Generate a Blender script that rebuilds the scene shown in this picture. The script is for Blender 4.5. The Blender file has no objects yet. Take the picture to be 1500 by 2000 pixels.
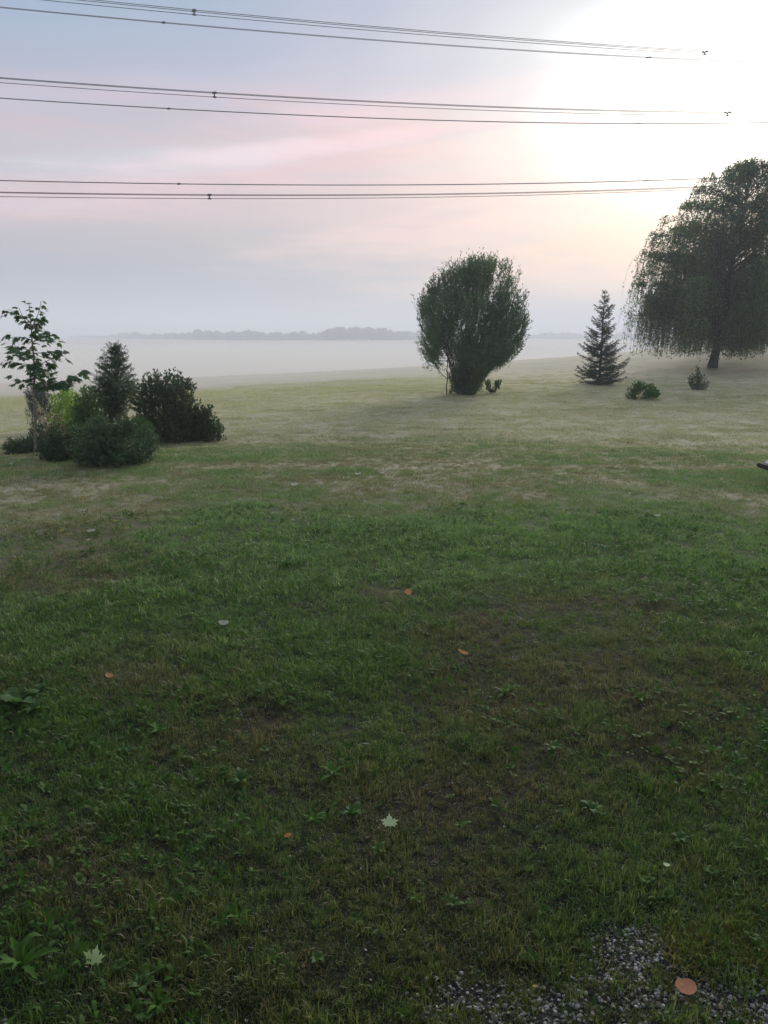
import bpy, math, random
import numpy as np
from mathutils import Vector, Matrix, Euler

random.seed(7)
rng = np.random.default_rng(11)
scene = bpy.context.scene
C = scene.collection
R = math.radians

# ------------------------------------------------------------------ camera
F = 1502.0
PITCH = math.atan(345 / F)
EYE = 1.65
cam_d = bpy.data.cameras.new('camera')
cam_d.sensor_fit = 'VERTICAL'
cam_d.sensor_height = 36
cam_d.lens = 36 * F / 2000
cam_d.clip_start = 0.05
cam_d.clip_end = 6000
cam = bpy.data.objects.new('camera', cam_d)
C.objects.link(cam)
cam.location = (0, 0, EYE)
cam.rotation_euler = (math.pi / 2 - PITCH, 0, 0)
scene.camera = cam

# ------------------------------------------------------------------ sun
SUN_AZ, SUN_EL = R(23.5), R(13.0)
GLOW_AZ, GLOW_EL = R(26.5), R(14.8)
GLOW_DIR = (math.sin(GLOW_AZ) * math.cos(GLOW_EL), math.cos(GLOW_AZ) * math.cos(GLOW_EL), math.sin(GLOW_EL))
SUN_DIR = Vector((math.sin(SUN_AZ) * math.cos(SUN_EL), math.cos(SUN_AZ) * math.cos(SUN_EL), math.sin(SUN_EL)))
sun_d = bpy.data.lights.new('sun', 'SUN')
sun_d.energy = 2.8
sun_d.angle = R(28)
sun_d.color = (1.0, 0.91, 0.80)
sun = bpy.data.objects.new('sun', sun_d)
C.objects.link(sun)
sun.rotation_euler = SUN_DIR.to_track_quat('Z', 'Y').to_euler()
sun.location = (0, 0, 60)

# ------------------------------------------------------------------ exposure
vs = scene.view_settings
vs.view_transform = 'Standard'
vs.look = 'None'
vs.gamma = 1.0
vs.exposure = 0.38
vs.use_curve_mapping = False
cy = scene.cycles
cy.max_bounces = 8
cy.diffuse_bounces = 3
cy.glossy_bounces = 2
cy.transmission_bounces = 4
cy.transparent_max_bounces = 8
cy.volume_bounces = 4
cy.use_denoising = True
scene.render.film_transparent = False


def lin(r, g, b):
    f = lambda c: (c / 255 / 12.92) if c / 255 <= 0.04045 else ((c / 255 + 0.055) / 1.055) ** 2.4
    return (f(r), f(g), f(b), 1.0)


# ------------------------------------------------------------------ world
class NT:
    """small wrapper to write node trees compactly"""
    def __init__(self, tree):
        self.t = tree
        tree.nodes.clear()

    def n(self, kind, ins=None, **props):
        nd = self.t.nodes.new(kind)
        for k, v in props.items():
            setattr(nd, k, v)
        for k, v in (ins or {}).items():
            s = nd.inputs[k]
            if hasattr(v, 'is_linked') or isinstance(v, bpy.types.NodeSocket):
                self.t.links.new(v, s)
            else:
                s.default_value = v
        return nd

    def math(self, op, a, b=None, clamp=False):
        ins = {0: a}
        if b is not None:
            ins[1] = b
        nd = self.n('ShaderNodeMath', ins, operation=op)
        nd.use_clamp = clamp
        return nd.outputs[0]

    def vmath(self, op, a, b=None):
        ins = {0: a}
        if b is not None:
            ins[1] = b
        return self.n('ShaderNodeVectorMath', ins, operation=op)

    def ramp(self, fac, stops, interp='LINEAR'):
        nd = self.n('ShaderNodeValToRGB', {0: fac})
        cr = nd.color_ramp
        cr.interpolation = interp
        while len(cr.elements) < len(stops):
            cr.elements.new(0.5)
        for e, (p, c) in zip(cr.elements, stops):
            e.position = p
            e.color = c if len(c) == 4 else (*c, 1)
        return nd.outputs[0]

    def mix(self, fac, a, b, mode='MIX'):
        nd = self.n('ShaderNodeMix', data_type='RGBA', blend_type=mode)
        for i, v in ((0, fac), (6, a), (7, b)):
            s = nd.inputs[i]
            if isinstance(v, bpy.types.NodeSocket):
                self.t.links.new(v, s)
            else:
                s.default_value = v
        return nd.outputs[2]

    def noise(self, vec, scale, detail=3, rough=0.5, dist=0.0):
        nd = self.n('ShaderNodeTexNoise', {'Vector': vec, 'Scale': scale, 'Detail': detail, 'Roughness': rough, 'Distortion': dist})
        return nd.outputs[0]

    def maprange(self, v, a, b, c=0.0, d=1.0, smooth=False):
        nd = self.n('ShaderNodeMapRange', {0: v, 1: a, 2: b, 3: c, 4: d})
        if smooth:
            nd.interpolation_type = 'SMOOTHSTEP'
        return nd.outputs[0]


world = bpy.data.worlds.new('World')
scene.world = world
world.use_nodes = True
w = NT(world.node_tree)
wout = w.n('ShaderNodeOutputWorld')
tc = w.n('ShaderNodeTexCoord')
dirv = tc.outputs['Generated']
sep = w.n('ShaderNodeSeparateXYZ', {0: dirv})
zz = w.math('MAXIMUM', sep.outputs[2], 0.0)
# cloud deck coordinates: planar projection of the view direction
den = w.math('ADD', zz, 0.07)
cx_ = w.math('DIVIDE', sep.outputs[0], den)
cy_ = w.math('DIVIDE', sep.outputs[1], den)
cl = w.n('ShaderNodeCombineXYZ', {0: w.math('MULTIPLY', cx_, 0.55), 1: cy_, 2: 0.0}).outputs[0]
n1 = w.noise(cl, 0.55, 5, 0.5, 0.4)
n2 = w.noise(w.vmath('ADD', cl, (13.1, 4.7, 2.0)).outputs[0], 0.9, 4, 0.55, 0.5)
n3 = w.noise(w.vmath('ADD', cl, (3.1, 24.7, 7.0)).outputs[0], 1.6, 4, 0.6, 0.3)
zj = w.math('ADD', zz, w.math('MULTIPLY', w.math('SUBTRACT', n1, 0.5), 0.07))
base = w.ramp(w.math('MULTIPLY', zj, 2.0), [
    (0.0, lin(150, 160, 178)), (0.07, lin(150, 163, 184)), (0.135, lin(160, 172, 193)), (0.195, lin(188, 184, 196)),
    (0.28, lin(226, 207, 213)), (0.34, lin(228, 207, 214)), (0.42, lin(220, 214, 224)), (0.52, lin(197, 199, 220)),
    (0.62, lin(178, 198, 226)), (0.72, lin(160, 190, 223)), (1.0, lin(200, 212, 230))])
pink = w.math('MULTIPLY', w.maprange(n2, 0.52, 0.72, 0, 1, True), w.maprange(zz, 0.10, 0.2, 0, 1, True))
pink = w.math('MULTIPLY', pink, w.maprange(zz, 0.24, 0.36, 0.75, 0.0, True))
col = w.mix(pink, base, lin(247, 206, 212))
grey = w.math('MULTIPLY', w.maprange(n3, 0.55, 0.75, 0, 0.5, True), w.maprange(zz, 0.03, 0.09, 0.2, 1, True))
col = w.mix(grey, col, lin(176, 182, 204))
# bright veil of lit cloud around the hidden sun
dv = w.vmath('SUBTRACT', dirv, GLOW_DIR).outputs[0]
dv = w.vmath('MULTIPLY', dv, (1.0, 1.0, 2.0)).outputs[0]
q = w.vmath('LENGTH', dv).outputs['Value']
q = w.math('ADD', q, w.math('MULTIPLY', w.math('SUBTRACT', n1, 0.5), 0.20))
q = w.math('ADD', q, w.math('MULTIPLY', w.math('SUBTRACT', n3, 0.5), 0.10))
glow = w.ramp(q, [(0.0, (2.0, 1.9, 1.75)), (0.10, (1.3, 1.24, 1.15)), (0.18, (0.80, 0.77, 0.70)), (0.25, (0.50, 0.46, 0.38)), (0.32, (0.31, 0.26, 0.18)),
                  (0.41, (0.22, 0.15, 0.09)), (0.51, (0.13, 0.07, 0.04)), (0.66, (0.04, 0.018, 0.008)), (0.85, (0, 0, 0))], 'EASE')
col = w.mix(1.0, col, (0.655, 0.66, 0.67, 1), 'MULTIPLY')
col = w.mix(1.0, col, glow, 'ADD')
# three small grey cloud wisps low in the west
for (wx, wy, wr, wv, wc, wa) in ((885, 421, 0.050, 0.0075, lin(165, 163, 182), 0.6), (512, 452, 0.022, 0.005, lin(165, 165, 182), 0.6), (60, 398, 0.09, 0.008, lin(176, 182, 200), 0.6), (820, 268, 0.10, 0.008, lin(190, 186, 200), 0.5),
                                 (560, 293, 0.22, 0.011, lin(255, 205, 208), 0.85), (230, 372, 0.22, 0.030, lin(246, 200, 206), 0.5), (300, 318, 0.28, 0.018, lin(205, 214, 226), 0.5), (760, 205, 0.20, 0.016, lin(240, 205, 215), 0.4),
                                 (820, 150, 0.22, 0.020, lin(180, 186, 208), 0.4), (250, 175, 0.30, 0.020, lin(184, 186, 208), 0.35), (1150, 520, 0.30, 0.045, lin(255, 205, 178), 0.65), (880, 455, 0.26, 0.030, lin(250, 208, 196), 0.55)):
    u_, v_ = (wx - 750) / F, (1000 - wy) / F
    wd_ = Vector((u_, math.cos(PITCH) + v_ * math.sin(PITCH), -math.sin(PITCH) + v_ * math.cos(PITCH))).normalized()
    dw = w.vmath('SUBTRACT', dirv, tuple(wd_)).outputs[0]
    dw = w.vmath('ADD', dw, w.vmath('SCALE', w.n('ShaderNodeTexNoise', {'Vector': dirv, 'Scale': 26.0, 'Detail': 4.0}).outputs[1]).outputs[0]) if False else dw
    dn = w.noise(w.vmath('MULTIPLY', dirv, (1.0, 1.0, 7.0)).outputs[0], 9.0, 4, 0.6)
    sx_ = w.n('ShaderNodeSeparateXYZ', {0: dw})
    tilt_ = w.math('SUBTRACT', sx_.outputs[2], w.math('MULTIPLY', sx_.outputs[0], 0.12))
    qq = w.math('ADD', w.math('POWER', w.math('DIVIDE', sx_.outputs[0], wr), 2.0), w.math('POWER', w.math('DIVIDE', tilt_, wv), 2.0))
    qq = w.math('ADD', qq, w.math('MULTIPLY', w.math('SUBTRACT', dn, 0.5), 3.0))
    col = w.mix(w.math('MULTIPLY', w.maprange(qq, 1.6, -0.6, 0, 1, True), wa), col, wc)
sky = w.n('ShaderNodeTexSky', sky_type='NISHITA')
sky.sun_disc = False
sky.sun_elevation = SUN_EL
sky.sun_rotation = SUN_AZ
sky.air_density = 1.0
sky.dust_density = 3.0
nish = w.mix(1.0, sky.outputs[0], (0.06, 0.06, 0.06, 1), 'MULTIPLY')
col = w.mix(0.12, col, nish)
bg = w.n('ShaderNodeBackground', {'Color': col, 'Strength': 1.0})
w.t.links.new(bg.outputs[0], wout.inputs[0])


# ------------------------------------------------------------------ picture rays, terrain
def ray(px, py):
    u = (px - 750) / F
    v = (1000 - py) / F
    return np.array([u, math.cos(PITCH) + v * math.sin(PITCH), -math.sin(PITCH) + v * math.cos(PITCH)])


def sstep(a, b, x):
    t = np.clip((x - a) / (b - a), 0, 1)
    return t * t * (3 - 2 * t)


def vnoise(x, y, seed=0):
    xi = np.floor(x).astype(np.int64)
    yi = np.floor(y).astype(np.int64)
    xf, yf = x - xi, y - yi

    def h(a, b):
        n = (a * 374761393 + b * 668265263 + seed * 1442695041) & 0x7fffffff
        n = ((n ^ (n >> 13)) * 1274126177) & 0x7fffffff
        return ((n ^ (n >> 16)) & 0xffff) / 65535.0
    u = xf * xf * (3 - 2 * xf)
    v = yf * yf * (3 - 2 * yf)
    return (h(xi, yi) * (1 - u) + h(xi + 1, yi) * u) * (1 - v) + (h(xi, yi + 1) * (1 - u) + h(xi + 1, yi + 1) * u) * v


def fbm(x, y, seed=0, oct=4):
    s, a, tot = 0, 1, 0
    for i in range(oct):
        s = s + a * vnoise(x * 2 ** i + 7.3 * i, y * 2 ** i - 3.1 * i, seed + i)
        tot += a
        a *= 0.5
    return s / tot


def H(x, y):
    x = np.asarray(x, float)
    y = np.asarray(y, float)
    r = np.hypot(x, y)
    az = np.degrees(np.arctan2(x, np.maximum(y, 1e-6)))
    az = np.where(y < 0, np.sign(x) * 90, az)
    cz = np.interp(az, [-60, -26, -13, -6, 3, 10, 18, 26, 45, 80], [-1.6, -1.36, -1.12, -0.85, -0.36, 0.14, 0.74, 1.5, 2.9, 3.4])
    start = np.interp(az, [-15, 3, 18], [15, 20, 30])
    z = cz * sstep(start, 54, r)
    z = z + 0.55 * np.exp(-((x - 21) / 7.0) ** 2 - ((y - 42) / 7.0) ** 2)
    down = sstep(52, 125, r)
    z = z + (-6.0 - cz) * down
    z = z + 3.9 * sstep(290, 520, r)
    z = z - 0.10 * sstep(11.6, 12.8, r + 0.5 * (fbm(x * .3, y * .3, 3) - .5))
    z = z + (fbm(x * 0.9, y * 0.9, 5) - 0.5) * 0.05 + (fbm(x * 0.2, y * 0.2, 9) - 0.5) * 0.16 * sstep(9, 16, r) * (1 - sstep(60, 90, r))
    z = z + (fbm(x * 4.5, y * 4.5, 15, 2) - 0.5) * 0.02 * (1 - sstep(8, 14, r))
    z = z + (fbm(x * 0.02, y * 0.02, 21) - 0.5) * 1.6 * sstep(110, 200, r)
    return z


def hit(px, py):
    d = ray(px, py)
    t = 0.5
    while t < 3000:
        p = np.array([0, 0, EYE]) + d * t
        if p[2] < float(H(p[0], p[1])):
            lo, hi = t / 1.01, t
            for _ in range(20):
                m = (lo + hi) / 2
                p = np.array([0, 0, EYE]) + d * m
                if p[2] < float(H(p[0], p[1])):
                    hi = m
                else:
                    lo = m
            return p
        t *= 1.01
    return np.array([0, 0, EYE]) + d * 1000


def mpp(p):
    """metres per photograph pixel at point p"""
    f = np.array([0, math.cos(PITCH), -math.sin(PITCH)])
    return float((p - np.array([0, 0, EYE])) @ f) / F


def upright(base, px, py):
    """offset (x, z) from base of the point seen at px, py in the upright plane y = base.y"""
    r_ = ray(px, py)
    t_ = base[1] / r_[1]
    return r_[0] * t_ - base[0], EYE + r_[2] * t_ - base[2]


# lawn condition: 0 lush green .. 1 dry straw brown, from spots of ground that differ in the place itself
def _spots(lst):
    out = []
    for (px, py, rx, ry, a) in lst:
        p = hit(px, py)
        pt = hit(px, py - ry)
        pb = hit(px, py + ry)
        wy = abs(pt[1] - pb[1]) / 2
        out.append((p[0], p[1], rx * mpp(p), wy, a))
    return out


DRY_SPOTS = _spots([
    (1000, 1050, 520, 55, -0.55), (620, 1100, 260, 60, -0.45), (1330, 1090, 150, 40, -0.3), (380, 1190, 180, 50, -0.35), (60, 1250, 160, 50, -0.5),
    (50, 1390, 110, 60, -0.45), (640, 1270, 100, 60, -0.3), (80, 985, 230, 35, 0.35), (140, 1110, 230, 50, 0.40), (700, 1085, 70, 14, 0.6),
    (1000, 1270, 260, 70, 0.25), (1350, 1350, 200, 60, 0.25), (850, 1560, 190, 45, 0.38), (90, 1680, 170, 60, 0.45), (1300, 1500, 220, 60, 0.15),
    (500, 1410, 60, 25, 0.5), (960, 1380, 110, 30, 0.3), (1150, 1170, 120, 25, 0.25), (1400, 940, 160, 14, 0.0), (860, 945, 300, 14, 0.25),
    (740, 1155, 50, 12, 0.4), (250, 1330, 120, 40, 0.25), (1050, 1650, 250, 60, -0.1), (500, 1560, 160, 60, -0.25), (600, 1850, 150, 60, 0.15),
    (300, 1550, 180, 30, 0.2), (870, 905, 60, 8, 0.4)])


def dryness(x, y):
    r = np.hypot(x, y)
    d = 0.31 + 0.09 * sstep(4, 7, r) + (fbm(x * 0.8, y * 0.8, 31) - 0.5) * 0.7 + (fbm(x * 3.5, y * 3.5, 41, 3) - 0.5) * 0.75
    for (sx, sy, rx, ry, a) in DRY_SPOTS:
        g = np.exp(-(((x - sx) / rx) ** 2 + ((y - sy) / ry) ** 2))
        d = d + a * g
    far = sstep(6.4, 9.5, r)
    d = d + sstep(8, 11, r) * (fbm(x * 0.5, y * 2.6, 131, 4) - 0.5) * 0.9
    d = d + far * 0.12
    line = hit(750, 914)
    yl = line[1] + 0.02 * (x - 1) ** 2 * 0.12 + (fbm(x * .5, x * 0, 51) - .5) * 0.25
    d = d + 0.7 * np.exp(-((y - yl) / 0.15) ** 2) * sstep(-3.2, -2, x)
    d = d + sstep(11.5, 16, r) * 0.46
    return np.clip(d, 0, 1)


GR = [(1255, 1860, 95, 55, 1.0), (1330, 1960, 260, 60, 0.75), (1000, 1965, 200, 50, 0.8), (1500, 1950, 150, 60, 0.7), (1180, 1915, 120, 35, 0.6),
      (10, 2010, 50, 20, 0.8), (1250, 2060, 500, 60, 0.9)]
GR = [(hit(a, b)[0], hit(a, b)[1], c * mpp(hit(a, b)), abs(hit(a, b - d)[1] - hit(a, b + d)[1]) / 2, e) for a, b, c, d, e in GR]


def gravel_mask(x, y):
    g = 0
    for (sx, sy, rx, ry, a) in GR:
        g = np.maximum(g, a * np.exp(-(((x - sx) / rx) ** 2 + ((y - sy) / ry) ** 2) ** 1.5))
    n = fbm(x * 9, y * 9, 61, 3)
    return np.clip(g * (0.45 + 1.1 * n), 0, 1)


# ------------------------------------------------------------------ materials
def new_mat(name):
    m = bpy.data.materials.new(name)
    m.use_nodes = True
    t = NT(m.node_tree)
    out = t.n('ShaderNodeOutputMaterial')
    return m, t, out


def foliage_mat(name, dark, light, trans=0.3, rough=0.5, spec=0.35, nscale=1.2, third=None):
    m, t, out = new_mat(name)
    geo = t.n('ShaderNodeNewGeometry')
    tcn = t.n('ShaderNodeTexCoord')
    nz = t.noise(tcn.outputs['Object'], nscale, 3, 0.6)
    f = t.math('ADD', t.math('MULTIPLY', geo.outputs['Random Per Island'], 0.5), t.math('MULTIPLY', t.maprange(nz, 0.35, 0.65), 0.5))
    stops = [(0.0, dark), (0.8, light)]
    if third:
        stops.append((0.97, third))
    c = t.ramp(f, stops)
    p = t.n('ShaderNodeBsdfPrincipled', {'Base Color': c, 'Roughness': rough, 'Specular IOR Level': spec})
    tr = t.n('ShaderNodeBsdfTranslucent', {'Color': t.mix(1.0, c, (1.3, 1.5, 0.9, 1), 'MULTIPLY')})
    mx = t.n('ShaderNodeMixShader', {0: trans, 1: p.outputs[0], 2: tr.outputs[0]})
    t.t.links.new(mx.outputs[0], out.inputs[0])
    return m


def bark_mat(name, a, b, scale=18):
    m, t, out = new_mat(name)
    tcn = t.n('ShaderNodeTexCoord')
    mp = t.n('ShaderNodeMapping', {'Vector': tcn.outputs['Object'], 'Scale': (1, 1, 0.25)})
    nz = t.noise(mp.outputs[0], scale, 5, 0.65)
    c = t.ramp(nz, [(0.35, a), (0.65, b)])
    bp = t.n('ShaderNodeBump', {'Height': nz, 'Strength': 0.6, 'Distance': 0.01})
    p = t.n('ShaderNodeBsdfPrincipled', {'Base Color': c, 'Roughness': 0.85, 'Specular IOR Level': 0.2, 'Normal': bp.outputs[0]})
    t.t.links.new(p.outputs[0], out.inputs[0])
    return m


def plain_mat(name, c, rough=0.6, metal=0.0, var=0.15, scale=8.0):
    m, t, out = new_mat(name)
    tcn = t.n('ShaderNodeTexCoord')
    nz = t.noise(tcn.outputs['Object'], scale, 4, 0.6)
    cc = t.mix(t.math('MULTIPLY', nz, 1.0), tuple(v * (1 - var) for v in c[:3]) + (1,), tuple(min(1, v * (1 + var)) for v in c[:3]) + (1,))
    p = t.n('ShaderNodeBsdfPrincipled', {'Base Color': cc, 'Roughness': rough, 'Metallic': metal})
    t.t.links.new(p.outputs[0], out.inputs[0])
    return m


M = {}
# ground sheet: soil and thatch, colour from the condition of the turf
m, t, out = new_mat('ground_turf')
at = t.n('ShaderNodeAttribute', attribute_name='dry')
gr = t.n('ShaderNodeAttribute', attribute_name='gravel')
fr = t.n('ShaderNodeAttribute', attribute_name='far')
geo = t.n('ShaderNodeNewGeometry')
pos = geo.outputs['Position']
nf = t.noise(pos, 34.0, 5, 0.7)
nm = t.noise(pos, 5.0, 4, 0.6)
stretch = t.n('ShaderNodeMapping', {'Vector': pos, 'Scale': (0.35, 1.6, 1.0)})
ns = t.noise(stretch.outputs[0], 1.3, 6, 0.7)
nb = t.noise(pos, 0.16, 4, 0.6)
near = t.mix(t.maprange(nf, 0.3, 0.7), (0.008, 0.007, 0.005, 1), (0.038, 0.032, 0.021, 1))
near = t.mix(t.math('MULTIPLY', t.math('SUBTRACT', 1.0, at.outputs['Fac']), 0.5), near, (0.020, 0.035, 0.012, 1))
fd = t.math('ADD', t.math('MULTIPLY', at.outputs['Fac'], 0.45), t.math('MULTIPLY', ns, 0.55))
fd = t.math('ADD', fd, t.math('MULTIPLY', t.math('SUBTRACT', nb, 0.5), 0.5))
farc = t.ramp(fd, [(0.26, (0.13, 0.16, 0.07)), (0.48, (0.30, 0.29, 0.17)), (0.62, (0.41, 0.37, 0.24)), (0.82, (0.52, 0.46, 0.33))])
hay = t.mix(t.maprange(t.noise(stretch.outputs[0], 0.25, 3, 0.5), 0.35, 0.65), (0.50, 0.46, 0.33, 1), (0.60, 0.53, 0.41, 1))
fcol = t.mix(t.math('SUBTRACT', fr.outputs['Fac'], 1.0, clamp=True), farc, hay)
c = t.mix(t.math('MINIMUM', fr.outputs['Fac'], 1.0), near, fcol)
c = t.mix(t.math('MULTIPLY', gr.outputs['Fac'], 0.8), c, t.mix(nf, (0.02, 0.02, 0.018, 1), (0.10, 0.095, 0.09, 1)))
bh = t.math('ADD', nf, t.math('MULTIPLY', nm, 0.6))
bmp = t.n('ShaderNodeBump', {'Height': bh, 'Strength': 0.8, 'Distance': 0.02})
p = t.n('ShaderNodeBsdfPrincipled', {'Base Color': c, 'Roughness': 0.9, 'Specular IOR Level': 0.25, 'Normal': bmp.outputs[0]})
t.t.links.new(p.outputs[0], out.inputs[0])
M['ground'] = m


def grass_mat(name, greens, dry, trans=0.35, rough=0.42, spec=0.5):
    m, t, out = new_mat(name)
    a = t.n('ShaderNodeAttribute', attribute_name='dry', attribute_type='INSTANCER')
    geo = t.n('ShaderNodeNewGeometry')
    oi = t.n('ShaderNodeObjectInfo')
    g = t.ramp(geo.outputs['Random Per Island'], greens)
    d = t.ramp(geo.outputs['Random Per Island'], dry)
    k = t.math('ADD', a.outputs['Fac'], t.math('MULTIPLY', t.math('SUBTRACT', oi.outputs['Random'], 0.5), 0.35))
    k = t.math('ADD', k, t.math('MULTIPLY', t.math('SUBTRACT', geo.outputs['Random Per Island'], 0.5), 0.5))
    c = t.mix(t.maprange(k, 0.25, 0.85, 0, 1, True), g, d)
    p = t.n('ShaderNodeBsdfPrincipled', {'Base Color': c, 'Roughness': rough, 'Specular IOR Level': spec})
    tr = t.n('ShaderNodeBsdfTranslucent', {'Color': t.mix(1.0, c, (1.2, 1.35, 0.8, 1), 'MULTIPLY')})
    mx = t.n('ShaderNodeMixShader', {0: trans, 1: p.outputs[0], 2: tr.outputs[0]})
    t.t.links.new(mx.outputs[0], out.inputs[0])
    return m


M['grass'] = grass_mat('grass_blades_painted_shade', [(0.0, (0.045, 0.100, 0.022)), (0.5, (0.100, 0.190, 0.042)), (0.9, (0.180, 0.290, 0.075)), (1.0, (0.28, 0.37, 0.16))],
                       [(0.0, (0.075, 0.088, 0.030)), (0.4, (0.135, 0.132, 0.052)), (0.8, (0.220, 0.185, 0.095)), (1.0, (0.42, 0.35, 0.22))])  # near blades: shade of the near lawn painted into a darker copy
M['lawn'] = grass_mat('lawn_blades_painted_light', [(0.0, (0.125, 0.225, 0.070)), (0.5, (0.190, 0.320, 0.105)), (0.9, (0.260, 0.400, 0.140)), (1.0, (0.34, 0.44, 0.20))],
                      [(0.0, (0.160, 0.160, 0.070)), (0.4, (0.250, 0.225, 0.115)), (0.8, (0.340, 0.285, 0.165)), (1.0, (0.46, 0.39, 0.26))], 0.4)  # mid-lawn blades: lighter copy, the brighter light is painted into the colour
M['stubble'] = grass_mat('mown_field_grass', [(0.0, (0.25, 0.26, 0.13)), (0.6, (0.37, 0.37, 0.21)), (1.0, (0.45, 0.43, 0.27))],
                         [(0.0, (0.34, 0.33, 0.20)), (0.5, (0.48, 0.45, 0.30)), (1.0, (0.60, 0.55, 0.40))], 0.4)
M['weed'] = grass_mat('weed_leaves', [(0.0, (0.035, 0.095, 0.018)), (0.6, (0.060, 0.150, 0.028)), (1.0, (0.11, 0.21, 0.055))],
                      [(0.0, (0.05, 0.10, 0.02)), (1.0, (0.11, 0.18, 0.05))], 0.35, 0.65, 0.15)
M['moss'] = grass_mat('mossy_tuft', [(0.0, (0.11, 0.17, 0.025)), (1.0, (0.24, 0.32, 0.06))], [(0.0, (0.13, 0.15, 0.04)), (1.0, (0.26, 0.21, 0.07))])

m, t, out = new_mat('pebble_stone')
oi = t.n('ShaderNodeObjectInfo')
tcn = t.n('ShaderNodeTexCoord')
c = t.ramp(oi.outputs['Random'], [(0.0, (0.09, 0.088, 0.085)), (0.35, (0.20, 0.20, 0.195)), (0.65, (0.36, 0.37, 0.375)), (0.92, (0.68, 0.70, 0.70)), (1.0, (0.50, 0.38, 0.30))])
c = t.mix(t.maprange(t.noise(tcn.outputs['Object'], 3.0, 4, 0.7), 0.3, 0.7, 0, 0.4), c, (0.10, 0.09, 0.08, 1))
p = t.n('ShaderNodeBsdfPrincipled', {'Base Color': c, 'Roughness': 0.55})
t.t.links.new(p.outputs[0], out.inputs[0])
M['pebble'] = m

M['willow'] = foliage_mat('willow_leaves', (0.032, 0.068, 0.034), (0.125, 0.195, 0.095), 0.30, nscale=1.5)
M['birch'] = foliage_mat('birch_leaves', (0.055, 0.100, 0.052), (0.160, 0.225, 0.115), 0.45, nscale=0.6)
M['spruce'] = foliage_mat('spruce_needles', (0.014, 0.034, 0.020), (0.045, 0.080, 0.045), 0.12, nscale=2.5)
M['maple'] = foliage_mat('maple_leaves', (0.022, 0.055, 0.018), (0.055, 0.115, 0.035), 0.38, nscale=2.0)
M['juniper'] = foliage_mat('juniper_needles', (0.018, 0.048, 0.024), (0.105, 0.175, 0.075), 0.2, nscale=5)
M['larch'] = foliage_mat('larch_needles', (0.028, 0.062, 0.030), (0.105, 0.160, 0.080), 0.25, nscale=2.5)
M['redshrub'] = foliage_mat('dark_purple_green_leaves', (0.028, 0.046, 0.026), (0.100, 0.145, 0.070), 0.25, nscale=4, third=(0.10, 0.05, 0.045))
M['broad'] = foliage_mat('broad_green_leaves', (0.022, 0.050, 0.018), (0.075, 0.120, 0.042), 0.3, nscale=1.8, third=(0.12, 0.09, 0.06))
M['lime'] = foliage_mat('lime_green_leaves', (0.16, 0.27, 0.040), (0.36, 0.52, 0.09), 0.4, nscale=2.0)
M['midgreen'] = foliage_mat('soft_green_leaves', (0.040, 0.095, 0.028), (0.110, 0.215, 0.062), 0.35, rough=0.6, spec=0.2, nscale=4)
M['cover'] = foliage_mat('ground_cover_leaves', (0.018, 0.046, 0.022), (0.075, 0.125, 0.055), 0.25, nscale=3.0)
M['faded'] = foliage_mat('faded_pink_brown_flowers', (0.13, 0.09, 0.06), (0.28, 0.19, 0.15), 0.3, nscale=3.0)
M['pine'] = foliage_mat('pine_needles', (0.030, 0.050, 0.045), (0.075, 0.105, 0.092), 0.12, nscale=3.0)
M['redflower'] = foliage_mat('withered_red_flowers', (0.22, 0.05, 0.04), (0.42, 0.13, 0.10), 0.3, nscale=3.0)
M['farwood'] = foliage_mat('distant_wood_leaves', (0.018, 0.034, 0.022), (0.045, 0.065, 0.040), 0.1, nscale=0.05)
M['bark'] = bark_mat('grey_brown_bark', (0.035, 0.028, 0.022, 1), (0.11, 0.09, 0.07, 1))
M['birchbark'] = bark_mat('birch_bark', (0.030, 0.026, 0.022, 1), (0.16, 0.145, 0.13, 1), 6)
M['palebark'] = bark_mat('pale_sapling_bark', (0.12, 0.11, 0.08, 1), (0.33, 0.31, 0.24, 1), 30)
M['conductor'] = plain_mat('weathered_aluminium', (0.075, 0.08, 0.09), 0.6, 0.2)
M['clampmetal'] = plain_mat('dark_spacer_metal', (0.03, 0.032, 0.036), 0.5, 0.4)
M['paleleaf'] = foliage_mat('pale_green_leaf', (0.60, 0.76, 0.42), (0.72, 0.86, 0.52), 0.2, nscale=20)
M['orangeleaf'] = foliage_mat('orange_brown_leaf', (0.62, 0.24, 0.12), (0.80, 0.38, 0.21), 0.15, nscale=7)
M['whiteleaf'] = foliage_mat('bleached_leaf', (0.42, 0.42, 0.34), (0.60, 0.60, 0.50), 0.2, nscale=20)
M['yellowleaf'] = foliage_mat('yellow_leaf', (0.50, 0.36, 0.08), (0.62, 0.46, 0.14), 0.2, nscale=20)
M['dandelion'] = foliage_mat('dandelion_leaves', (0.050, 0.130, 0.022), (0.095, 0.210, 0.035), 0.3, rough=0.65, spec=0.15, nscale=15)
M['palepaint'] = plain_mat('pale_grey_paint', (0.62, 0.66, 0.70), 0.4)
M['blackplastic'] = plain_mat('black_plastic', (0.012, 0.013, 0.016), 0.85)


# ------------------------------------------------------------------ object helpers
def tag(o, label=None, cat=None, group=None, kind=None):
    if label:
        o['label'] = label
    if cat:
        o['category'] = cat
    if group:
        o['group'] = group
    if kind:
        o['kind'] = kind
    return o


def empty(name, loc, label, cat, group=None, rz=0.0):
    o = bpy.data.objects.new(name, None)
    o.empty_display_size = 0.2
    o.location = Vector(loc)
    o.rotation_euler = (0, 0, rz)
    C.objects.link(o)
    return tag(o, label, cat, group)


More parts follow.
